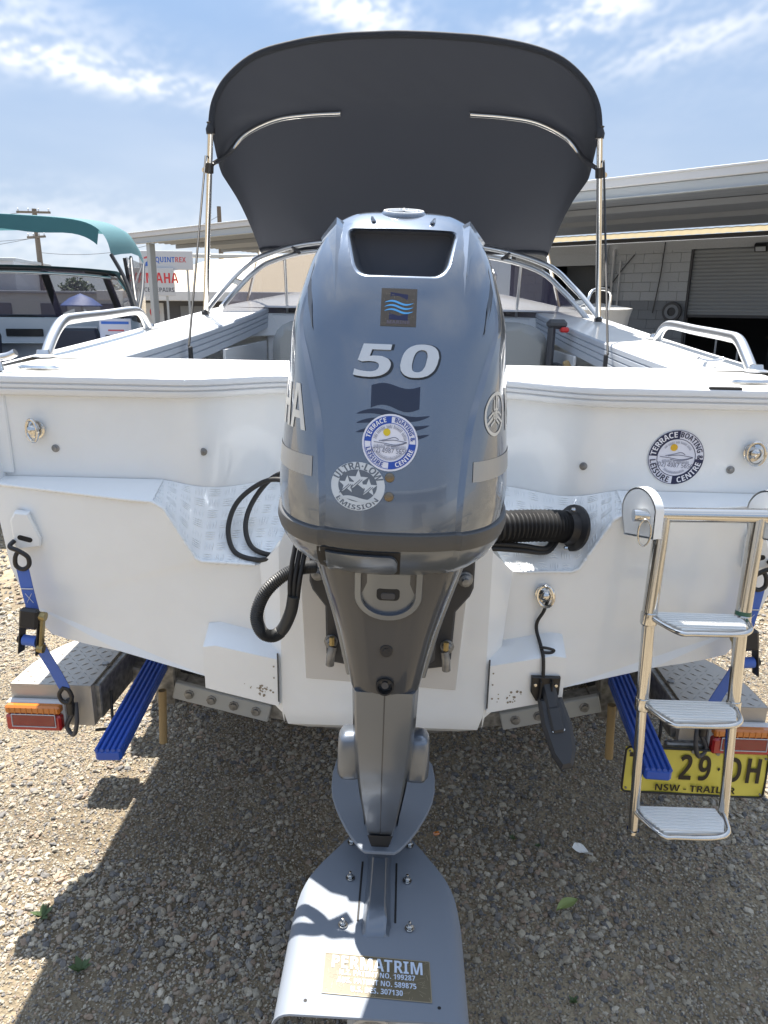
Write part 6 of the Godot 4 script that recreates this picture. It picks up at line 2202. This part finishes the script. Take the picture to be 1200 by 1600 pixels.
func build_fittings() -> void:
	# boarding ladder
	var l := thing("boarding_ladder", "telescopic stainless ladder with three white treads hung from the stern", "ladder", BOAT * Transform3D(Basis(), Vector3(0, 0.011, 0)))
	var g: G
	var xs := [0.607, 0.812]
	for i in 2:
		var x: float = xs[i]
		g = G.new()
		var cheek := PackedVector2Array()
		for k in 17:
			var a := PI * k / 16.0 - 0.3
			cheek.append(Vector2(cos(a) * 0.057, sin(a) * 0.057))
		cheek.append(Vector2(-0.056, -0.045)); cheek.append(Vector2(0.04, -0.062))
		g.xf = Transform3D(Basis(Vector3.UP, 0.38) * Basis(Vector3(0, 0, -1), Vector3.UP, Vector3.RIGHT), Vector3(x + (-0.036 if i == 0 else 0.04), 1.112, 0.1))
		g.prism(cheek, -0.013, 0.013, 0.004)
		part("hinge_cheek", g, M.white_paint, l, 40)
		var top := Vector3(x, 1.112, 0.125)
		var mid := Vector3(x - 0.014, 0.885, 0.155); var low := Vector3(x - 0.014, 0.685, 0.18); var end := Vector3(x - 0.010, 0.372, 0.215)
		g = G.new(); g.tube(PackedVector3Array([top, mid]), 0.0165, 16)
		part("upper_rail", g, M.stainless, l, 60)
		g = G.new(); g.tube(PackedVector3Array([mid, low]), 0.0138, 16)
		part("middle_rail", g, M.stainless, l, 60)
		g = G.new(); g.tube(PackedVector3Array([low, end if i == 0 else low.lerp(end, 0.9)]), 0.0112, 16)
		part("lower_rail", g, M.stainless, l, 60)
		for q in [[mid, 0.0185], [low, 0.016]]:
			g = G.new()
			var d: Vector3 = (end - top).normalized()
			g.tube(PackedVector3Array([q[0] - d * 0.012, q[0] - d * 0.009, q[0] + d * 0.014, q[0] + d * 0.018]), q[1], 16, PackedFloat32Array([q[1] * 0.93, q[1], q[1], q[1] * 0.9]))
			part("collar", g, M.stainless, l, 40)
		g = G.new()
		var e := end if i == 0 else low.lerp(end, 0.9)
		g.tube(PackedVector3Array([e, e - Vector3(0, 0.008, 0)]), 0.0145, 14)
		part("foot", g, M.stainless if i == 0 else M.bright_steel, l, 60)
	g = G.new()
	g.tube(V([0.585, 1.114, 0.125, 0.84, 1.118, 0.125]), 0.0165, 16)
	part("top_bar", g, M.stainless, l, 60)
	g = G.new()
	g.xf = Transform3D(Basis(Vector3.BACK, PI / 2), Vector3(0.572, 1.112, 0.125))
	g.lathe(P2([0, -0.03, 0.014, -0.03, 0.016, 0.0, 0.014, 0.03, 0.0, 0.03]), 16)
	part("hinge_pin", g, M.stainless, l, 40)
	g = G.new()
	var loop := PackedVector3Array()
	for k in 25:
		var a := TAU * k / 24
		loop.append(Vector3(0.562 + 0.012 * cos(a), 1.08 + 0.03 * sin(a), 0.15 + 0.005 * cos(a)))
	g.tube(loop, 0.002, 6)
	part("pin_ring", g, M.stainless, l, 60)
	g = G.new()
	g.col = Color(0.05, 0.13, 0.08)
	for q in [[0.90, 0.012]]:
		g.tube(V([0.7995, 0.905, 0.1525, 0.7985, 0.892, 0.1545]), 0.0172, 16)
	part("rail_tape", g, M.print, l, 60)
	for i in 3:
		var y: float = [0.893, 0.688, 0.425][i]
		var z: float = [0.155, 0.18, 0.21][i]
		var x0: float = 0.593 + 0.001 * i; var x1: float = 0.8 - 0.001 * i
		var tr := Node3D.new(); tr.name = "tread"; l.add_child(tr, true)
		var dep := 0.078
		g = G.new()
		g.tube(curve(V([x0, y - 0.004, z, x0 + 0.012, y - 0.006, z + 0.03, x0 + 0.04, y - 0.008, z + dep, x0 + 0.07, y - 0.008, z + dep + 0.004, x1 - 0.05, y - 0.006, z + dep + 0.004, x1 - 0.015, y - 0.004, z + dep - 0.012, x1 - 0.004, y - 0.003, z + 0.03, x1, y - 0.002, z]), 6), 0.0062, 10)
		part("hoop", g, M.stainless, tr, 60)
		g = G.new()
		var pp := P2([x0 + 0.008, -(z - 0.012), x1 - 0.012, -(z - 0.012), x1 - 0.006, -(z + 0.03), x1 - 0.025, -(z + dep - 0.008), x0 + 0.045, -(z + dep - 0.004), x0 + 0.016, -(z + 0.028)])
		g.xf = Transform3D(Basis(Vector3.RIGHT, -PI / 2) , Vector3(0, y, 0))
		g.prism(pp, -0.008, 0.0, 0.002)
		part("step_board", g, M.deck_paint, tr)
		g = G.new()
		for k in 8:
			var zz := z - 0.004 + k * 0.0105
			var a0 := x0 + 0.012 + maxf(0.0, (zz - z - 0.025)) * 0.55; var a1 := x1 - 0.014 - maxf(0.0, zz - z - 0.03) * 0.3
			g.tube(V([a0, y + 0.0008, zz, a1, y + 0.0008, zz]), 0.0022, 6)
		part("step_rib", g, M.deck_paint, tr, 60)
	# tie-down straps
	for s in [-1.0, 1.0]:
		var t := thing("tie_down_strap", "blue ratchet strap from the %s to the trailer lamp" % ("left hull lug" if s < 0 else "right hull lug behind the ladder"), "strap", BOAT, "ratchet straps holding the stern down")
		g = G.new()
		g.tube(curve(V([s * 0.888, 1.0, 0.052, s * 0.892, 0.99, 0.068, s * 0.87, 0.982, 0.072, s * 0.85, 0.966, 0.07, s * 0.85, 0.945, 0.07, s * 0.866, 0.935, 0.07, s * 0.881, 0.944, 0.07, s * 0.88, 0.966, 0.07, s * 0.872, 0.98, 0.068]), 5), 0.0055, 8)
		part("upper_hook", g, M.black_plastic, t, 60)
		var web := func(p: PackedVector3Array, w: float) -> G:
			var gg := G.new()
			for i in p.size() - 1:
				var d := (p[i + 1] - p[i]).normalized()
				var a := Vector3(w / 2, 0, 0) - d * d.x * w / 2
				a = a.normalized() * w / 2
				var d2: Vector3 = (p[mini(i + 2, p.size() - 1)] - p[i + 1]).normalized() if i < p.size() - 2 else d
				var a2 := (Vector3.RIGHT - d2 * d2.x).normalized() * w / 2
				gg.q(p[i + 1] - a2, p[i + 1] + a2, p[i] + a, p[i] - a)
				gg.q(p[i] - a + Vector3(0, 0, -0.002), p[i] + a + Vector3(0, 0, -0.002), p[i + 1] + a2 + Vector3(0, 0, -0.002), p[i + 1] - a2 + Vector3(0, 0, -0.002))
			return gg
		part("upper_webbing", web.call(curve(V([s * 0.867, 0.94, 0.07, s * 0.861, 0.88, 0.07, s * 0.853, 0.82, 0.07]), 4), 0.03), M.strap_web, t, 40)
		part("lower_webbing", web.call(curve(V([s * 0.848, 0.765, 0.085, s * 0.841, 0.71, 0.066, s * 0.828, 0.65, 0.048, s * 0.817, 0.598, 0.035]), 5), 0.03), M.strap_web, t, 40)
		g = G.new()
		for k in 2:
			var a := Vector3(s * 0.8915 - 0.009 + k * 0.0, 0.862, 0.064); var c := Vector3(s * 0.8915 + 0.007, 0.838, 0.064)
			var m := Vector3(0.012 if k else -0.0, 0, 0)
			g.tube(PackedVector3Array([Vector3(s * 0.8585 + (0.008 if k else -0.008), 0.874, 0.073), Vector3(s * 0.8565 + (-0.008 if k else 0.008), 0.85, 0.073)]), 0.0008, 5)
		g.tube(V([s * 0.8605 - 0.014, 0.886, 0.0725, s * 0.8605 + 0.014, 0.886, 0.0725]), 0.0016, 5)
		part("stitching", g, M.pale_wall, t)
		var rt := Node3D.new(); rt.name = "ratchet"; t.add_child(rt, true)
		rt.transform = Transform3D(Basis(Vector3.BACK, s * 0.10) * Basis(Vector3.RIGHT, -0.15), Vector3(s * 0.851, 0.792, 0.092))
		g = G.new(); g.box(Vector3(0, 0.028, 0.012), Vector3(0.046, 0.05, 0.02), 0.006)
		part("handle", g, M.black_plastic, rt)
		g = G.new()
		for k in [-1.0, 1.0]: g.box(Vector3(k * 0.021, -0.025, 0.0), Vector3(0.004, 0.075, 0.03), 0.0015)
		g.xf = Transform3D(Basis(Vector3.BACK, PI / 2), Vector3(0, -0.03, 0))
		g.lathe(P2([0, -0.03, 0.009, -0.03, 0.009, 0.03, 0.0, 0.03]), 12)
		part("frame", g, M.black_plastic, rt)
		g = G.new()
		g.box(Vector3(-s * 0.029, -0.005, 0.006), Vector3(0.008, 0.1, 0.018), 0.003)
		for yy in [0.035, -0.045]:
			g.xf = Transform3D(Basis(Vector3.BACK, PI / 2), Vector3(-s * 0.029, yy, 0.006))
			g.lathe(P2([0, -0.007, 0.011, -0.007, 0.011, 0.007, 0.0, 0.007]), 12)
		part("pawl", g, M.brass, rt)
		g = G.new(); g.xf = Transform3D(Basis(Vector3.BACK, PI / 2), Vector3(0, -0.03, 0.002))
		g.lathe(P2([0, -0.016, 0.013, -0.016, 0.013, 0.016, 0.0, 0.016]), 14)
		part("webbing_roll", g, M.strap_web, rt, 50)
		g = G.new()
		g.tube(curve(V([s * 0.817, 0.603, 0.035, s * 0.832, 0.583, 0.036, s * 0.827, 0.563, 0.036, s * 0.81, 0.558, 0.036, s * 0.8, 0.574, 0.036, s * 0.808, 0.595, 0.035, s * 0.82, 0.6, 0.035]), 5), 0.0055, 8)
		g.box(Vector3(s * 0.81, 0.543, 0.03), Vector3(0.02, 0.05, 0.014), 0.005)
		part("lower_hook", g, M.black_plastic, t, 60)
		# lug on the hull
		g = G.new()
		g.xf = Transform3D(Basis(Vector3.UP, -s * 0.25), Vector3(s * 0.868, 1.02, 0.03))
		g.prism(P2([-0.028, -0.045, 0.03, -0.04, 0.034, -0.02, 0.012, 0.045, -0.018, 0.05, -0.03, 0.03]), -0.01, 0.014, 0.004)
		var boat := get_node("boat")
		part("hull_lug", g, M.white_paint, boat)
		g = G.new()
		g.xf = Transform3D(Basis(Vector3.UP, -s * 0.25) * Basis(Vector3.BACK, s * 0.35), Vector3(s * 0.866, 1.003, 0.044))
		g.prism(rrect(0.034, 0.012, 0.006, 4), -0.004, 0.001)
		part("lug_slot", g, M.void_black, boat)
	# sonar transducer
	var d := thing("transducer", "black sonar transducer on a bracket under the trim pocket", "transducer", BOAT)
	g = G.new()
	g.prism(P2([-0.034, 0.03, 0.034, 0.03, 0.033, -0.015, 0.02, -0.034, -0.02, -0.034, -0.033, -0.012]), 0, 0.01, 0.002)
	for s in [-1.0, 1.0]: g.box(Vector3(s * 0.013, -0.005, 0.014), Vector3(0.005, 0.06, 0.02), 0.002)
	var br := part("bracket", g, M.black_plastic, d)
	br.position = Vector3(0.385, 0.69, 0.112)
	for s in [-1.0, 1.0]:
		g = G.new(); g.xf = Transform3D(Basis(Vector3.RIGHT, PI / 2), Vector3(0.385 + s * 0.024, 0.70, 0.122))
		g.lathe(P2([0, 0, 0.005, 0, 0.004, 0.003, 0, 0.004]), 10)
		part("screw", g, M.stainless, d)
	g = G.new()
	g.prism(P2([-0.03, 0.05, 0.026, 0.045, 0.034, -0.02, 0.03, -0.075, 0.014, -0.11, -0.012, -0.112, -0.026, -0.08, -0.034, -0.01]), -0.014, 0.014, 0.008)
	g.box(Vector3(0, 0.05, 0.005), Vector3(0.034, 0.07, 0.03), 0.008)
	g.box(Vector3(0.0, -0.005, 0.016), Vector3(0.03, 0.06, 0.012), 0.005)
	var body := part("body", g, M.dark_plastic, d)
	body.transform = Transform3D(Basis(Vector3.BACK, 0.22) * Basis(Vector3.RIGHT, -0.75), Vector3(0.405, 0.635, 0.16))
	g = G.new()
	for s in [-1.0, 1.0]:
		g.xf = Transform3D(Basis(Vector3.RIGHT, PI / 2), Vector3(s * 0.012, -0.03, 0.016))
		g.lathe(P2([0, 0, 0.004, 0, 0.003, 0.002, 0, 0.003]), 8)
	var sc := part("body_screw", g, M.stainless, d)
	sc.transform = body.transform
	g = G.new()
	g.tube(curve(V([0.388, 0.897, 0.06, 0.378, 0.865, 0.066, 0.366, 0.835, 0.06, 0.366, 0.81, 0.06, 0.373, 0.785, 0.085, 0.376, 0.765, 0.113, 0.378, 0.72, 0.118]), 6), 0.0042, 8)
	part("cable", g, M.black_rubber, d, 60)
	g = G.new()
	g.tube(curve(V([0.37, 0.783, 0.095, 0.38, 0.786, 0.1, 0.398, 0.782, 0.1, 0.402, 0.778, 0.1, 0.392, 0.774, 0.102, 0.372, 0.775, 0.1]), 5), 0.0035, 8)
	part("cable_clip", g, M.black_plastic, d, 60)
	# rigging boot
	var bt := thing("rigging_boot", "black ribbed rubber boot between the motor and the right tread well", "rigging boot", BOAT)
	g = G.new()
	var line := curve(V([0.21, 1.066, 0.075, 0.28, 1.068, 0.055, 0.34, 1.066, 0.035, 0.40, 1.061, 0.015, 0.435, 1.056, 0.005]), 18)
	var rs := PackedFloat32Array()
	for i in line.size(): rs.append(0.0345 + (0.0042 if i % 3 == 0 else -0.0022))
	g.tube(line, 0.03, 20, rs)
	part("bellows", g, M.black_rubber, bt, 25)
	g = G.new()
	g.xf = Transform3D(Basis(Vector3.UP, 0.45) * Basis(Vector3.BACK, -PI / 2 - 0.2), Vector3(0.43, 1.056, 0.008))
	g.lathe(P2([0.0, -0.014, 0.039, -0.014, 0.042, 0.006, 0.056, 0.012, 0.056, 0.02, 0.0, 0.02]), 28)
	part("flange", g, M.black_plastic, bt, 40)
	for q in [[0.437, 1.103, 0.02], [0.425, 1.012, 0.03]]:
		g = G.new(); g.xf = Transform3D(Basis(Vector3.BACK, PI / 2), Vector3(q[0], q[1], q[2]))
		g.lathe(P2([0, -0.003, 0.005, -0.003, 0.005, 0.004, 0.0, 0.006]), 8)
		part("flange_screw", g, M.stainless, bt)
	g = G.new()
	g.tube(curve(V([0.21, 1.035, 0.09, 0.26, 1.03, 0.07, 0.32, 1.02, 0.05, 0.375, 1.008, 0.03, 0.40, 1.02, 0.0]), 6), 0.007, 8)
	g.tube(curve(V([0.21, 1.025, 0.09, 0.26, 1.02, 0.075, 0.32, 1.01, 0.055, 0.38, 1.0, 0.03, 0.41, 1.02, 0.0]), 6), 0.006, 8)
	part("side_cable", g, M.black_rubber, bt, 60)
	# cables and corrugated conduit left of the motor
	var cb := thing("control_cables", "two black control cables curling out left of the motor into the tread well", "cables", BOAT)
	for q in [V([-0.18, 1.135, 0.06, -0.24, 1.15, 0.0, -0.30, 1.14, -0.03, -0.365, 1.09, -0.03, -0.385, 1.03, 0.0, -0.365, 0.98, 0.03, -0.31, 0.966, 0.045, -0.26, 0.985, 0.075, -0.2, 1.02, 0.08]), V([-0.18, 1.16, 0.05, -0.23, 1.17, -0.02, -0.29, 1.14, -0.05, -0.335, 1.08, -0.04, -0.345, 1.03, -0.01, -0.325, 0.99, 0.02, -0.28, 0.978, 0.04, -0.24, 0.995, 0.07, -0.19, 1.03, 0.08])]:
		g = G.new(); g.tube(curve(q, 8), 0.0062, 10)
		part("cable", g, M.black_rubber, cb, 60)
	var cd := thing("conduit_loop", "grey black corrugated conduit looped below the left side of the motor", "conduit", BOAT)
	g = G.new()
	line = curve(V([-0.15, 1.01, 0.2, -0.18, 1.012, 0.22, -0.215, 1.0, 0.24, -0.25, 0.965, 0.25, -0.268, 0.915, 0.25, -0.258, 0.877, 0.25, -0.235, 0.868, 0.25, -0.213, 0.885, 0.25, -0.195, 0.925, 0.25, -0.188, 0.962, 0.25]), 22)
	rs = PackedFloat32Array()
	for i in line.size(): rs.append(0.0135 + (0.0009 if i % 2 == 0 else -0.0007) * (1.0 if i < 150 else 0.0))
	g.tube(line, 0.0135, 14, rs)
	part("conduit", g, M.conduit_grey, cd, 30)
	for k in 3:
		g = G.new()
		var dx := (k - 1) * 0.0078
		g.tube(curve(V([-0.188 + dx, 0.955, 0.25, -0.185 + dx * 1.3, 1.0, 0.245, -0.178 + dx * 1.4, 1.05, 0.23 - k * 0.006, -0.165 + dx * 1.4, 1.11, 0.2, -0.14, 1.14, 0.18]), 6), 0.0052, 8)
		part("wire", g, M.black_rubber, cd, 60)
	# seats
	for s in [[-0.345, "grey padded seat back left of the motor, black hinge at its corner"], [0.44, "grey padded seat back right of the motor, beside the throttle"]]:
		var st := thing("pedestal_chair", s[1], "boat chair", BOAT * Transform3D(Basis(), Vector3(s[0], 0.98, -1.62)), "padded seats in the cockpit")
		g = G.new()
		var pr := PackedVector2Array()
		for k in 13:
			var a := PI * k / 12.0
			pr.append(Vector2(signf(cos(a)) * pow(absf(cos(a)), 0.7) * 0.215, 0.38 + pow(sin(a), 0.7) * 0.14))
		pr.append(Vector2(-0.2, 0.0)); pr.append(Vector2(0.2, 0.0))
		g.prism(pr, -0.05, 0.06, 0.035)
		part("backrest", g, M.vinyl_grey, st, 60)
		g = G.new(); g.box(Vector3(0, 0.0, -0.22), Vector3(0.44, 0.11, 0.42), 0.035)
		part("cushion", g, M.vinyl_grey, st, 60)
		g = G.new(); g.tube(V([0, -0.25, -0.2, 0, -0.05, -0.2]), 0.04, 12)
		part("pedestal", g, M.aluminium, st, 60)
		g = G.new(); g.box(Vector3(signf(s[0]) * 0.165, 0.25, 0.068), Vector3(0.05, 0.055, 0.016), 0.006)
		part("hinge", g, M.black_plastic, st)
		g = G.new(); g.xf = Transform3D(Basis(Vector3.RIGHT, PI / 2), Vector3(signf(s[0]) * 0.165, 0.26, 0.077))
		g.lathe(P2([0, 0, 0.007, 0, 0.005, 0.003, 0, 0.004]), 10)
		part("hinge_screw", g, M.stainless, st)
		if s[0] > 0:
			g = G.new()
			g.col = Color(0.6, 0.14, 0.05)
			g.sector(Vector2(-0.055, 0.36), 0.006, 0.017, 0, TAU, func(x, y): return Vector3(x, y, 0.0612), 16)
			g.col = Color(0.2, 0.2, 0.2)
			g.sector(Vector2(-0.018, 0.36), 0.008, 0.014, 0, TAU, func(x, y): return Vector3(x, y, 0.0612), 16)
			part("seat_badge", g, M.print, st, 0)
	var th := thing("throttle_control", "dark grey throttle lever with a red button on the right of the cockpit", "throttle", BOAT * Transform3D(Basis(), Vector3(0.68, 1.2, -1.55)))
	g = G.new(); g.box(Vector3(0.01, 0.03, 0), Vector3(0.06, 0.2, 0.16), 0.02)
	part("base", g, M.black_plastic, th)
	g = G.new(); g.box(Vector3(-0.025, 0.17, 0.0), Vector3(0.03, 0.24, 0.045), 0.012)
	g.box(Vector3(-0.005, 0.295, 0.0), Vector3(0.085, 0.04, 0.05), 0.014)
	part("lever", g, M.dark_grey, th)
	g = G.new(); g.box(Vector3(0.026, 0.272, 0.012), Vector3(0.035, 0.022, 0.045), 0.006)
	part("button", g, M.red_paint, th)
	var w := thing("timber_offcut", "small piece of tan timber lying beside the throttle lever", "timber", BOAT * Transform3D(Basis(Vector3.BACK, 0.5), Vector3(0.705, 1.31, -1.35)))
	g = G.new(); g.box(Vector3.ZERO, Vector3(0.025, 0.1, 0.03), 0.005)
	part("block", g, M.old_wood, w)


func build_details() -> void:
	var weeds := [[-0.885, -1.515, 0.05, "larger green weed at the left edge of the sunlit gravel"], [-0.72, -1.36, 0.045, "small green weed in the shaded gravel left of the stabiliser plate"], [0.45, -1.29, 0.022, "low mossy tuft in the gravel right of the stabiliser plate"], [0.40, -1.82, 0.02, "tiny weed in the shaded gravel right of the leg"], [0.47, -1.79, 0.018, "tiny weed beside the white scrap below the ladder"]]
	for w in weeds:
		var t := thing("weed", w[3], "weed", Transform3D(Basis(), Vector3(w[0], 0.005, w[1])))
		var g := G.new()
		var n := 9
		for i in n:
			var a := TAU * i / n + rng.randf_range(-0.3, 0.3)
			var d := Vector3(cos(a), 0.5 + rng.randf() * 0.9, sin(a)).normalized()
			var side := Vector3(-sin(a), 0, cos(a))
			var L: float = w[2] * 0.75 * rng.randf_range(0.6, 1.2)
			var W := L * 0.2
			var up := Vector3(0, L * 0.1, 0)
			var m := d * L * 0.55; var e := d * L - up
			g.q(Vector3.ZERO, m * 0.5 + side * W, m + up * 0.0 + side * W * 0.9, m)
			g.q(Vector3.ZERO, m, m - side * W * 0.9, m * 0.5 - side * W)
			g.t(m, m + side * W * 0.9, e); g.t(m, e, m - side * W * 0.9)
		part("leaf", g, M.leaf_green, t, 60)
	var lf := thing("fallen_leaf", "pale green leaf lying on the gravel right of the motor", "leaf", Transform3D(Basis(Vector3.UP, 0.5), Vector3(0.50, 0.018, -1.555)))
	var g := G.new()
	g.grid(6, 4, func(a, c):
		var w := sin(a * PI) * 0.016
		return Vector3((a - 0.5) * 0.075, 0.006 * sin(a * 3.0) + absf(c - 0.5) * 0.012, (c - 0.5) * 2 * w))
	part("blade", g, M.leaf_pale, lf, 60)
	var sc := thing("plastic_scrap", "torn scrap of white plastic on the shaded gravel below the ladder", "litter", Transform3D(Basis(Vector3.UP, -0.7), Vector3(0.60, 0.016, -1.765)))
	g = G.new()
	g.grid(5, 3, func(a, c): return Vector3((a - 0.5) * 0.06, 0.008 * sin(a * 5 + c * 3), (c - 0.5) * 0.024 * (1.2 - a)))
	part("sheet", g, M.deck_paint, sc, 40)
	var om := thing("orange_chip", "small orange chip on the gravel right of the splash plate", "litter", Transform3D(Basis(Vector3.UP, 0.3), Vector3(0.17, 0.014, -1.83)))
	g = G.new(); g.box(Vector3.ZERO, Vector3(0.02, 0.008, 0.014), 0.003)
	part("chip", g, M.amber_lens, om)
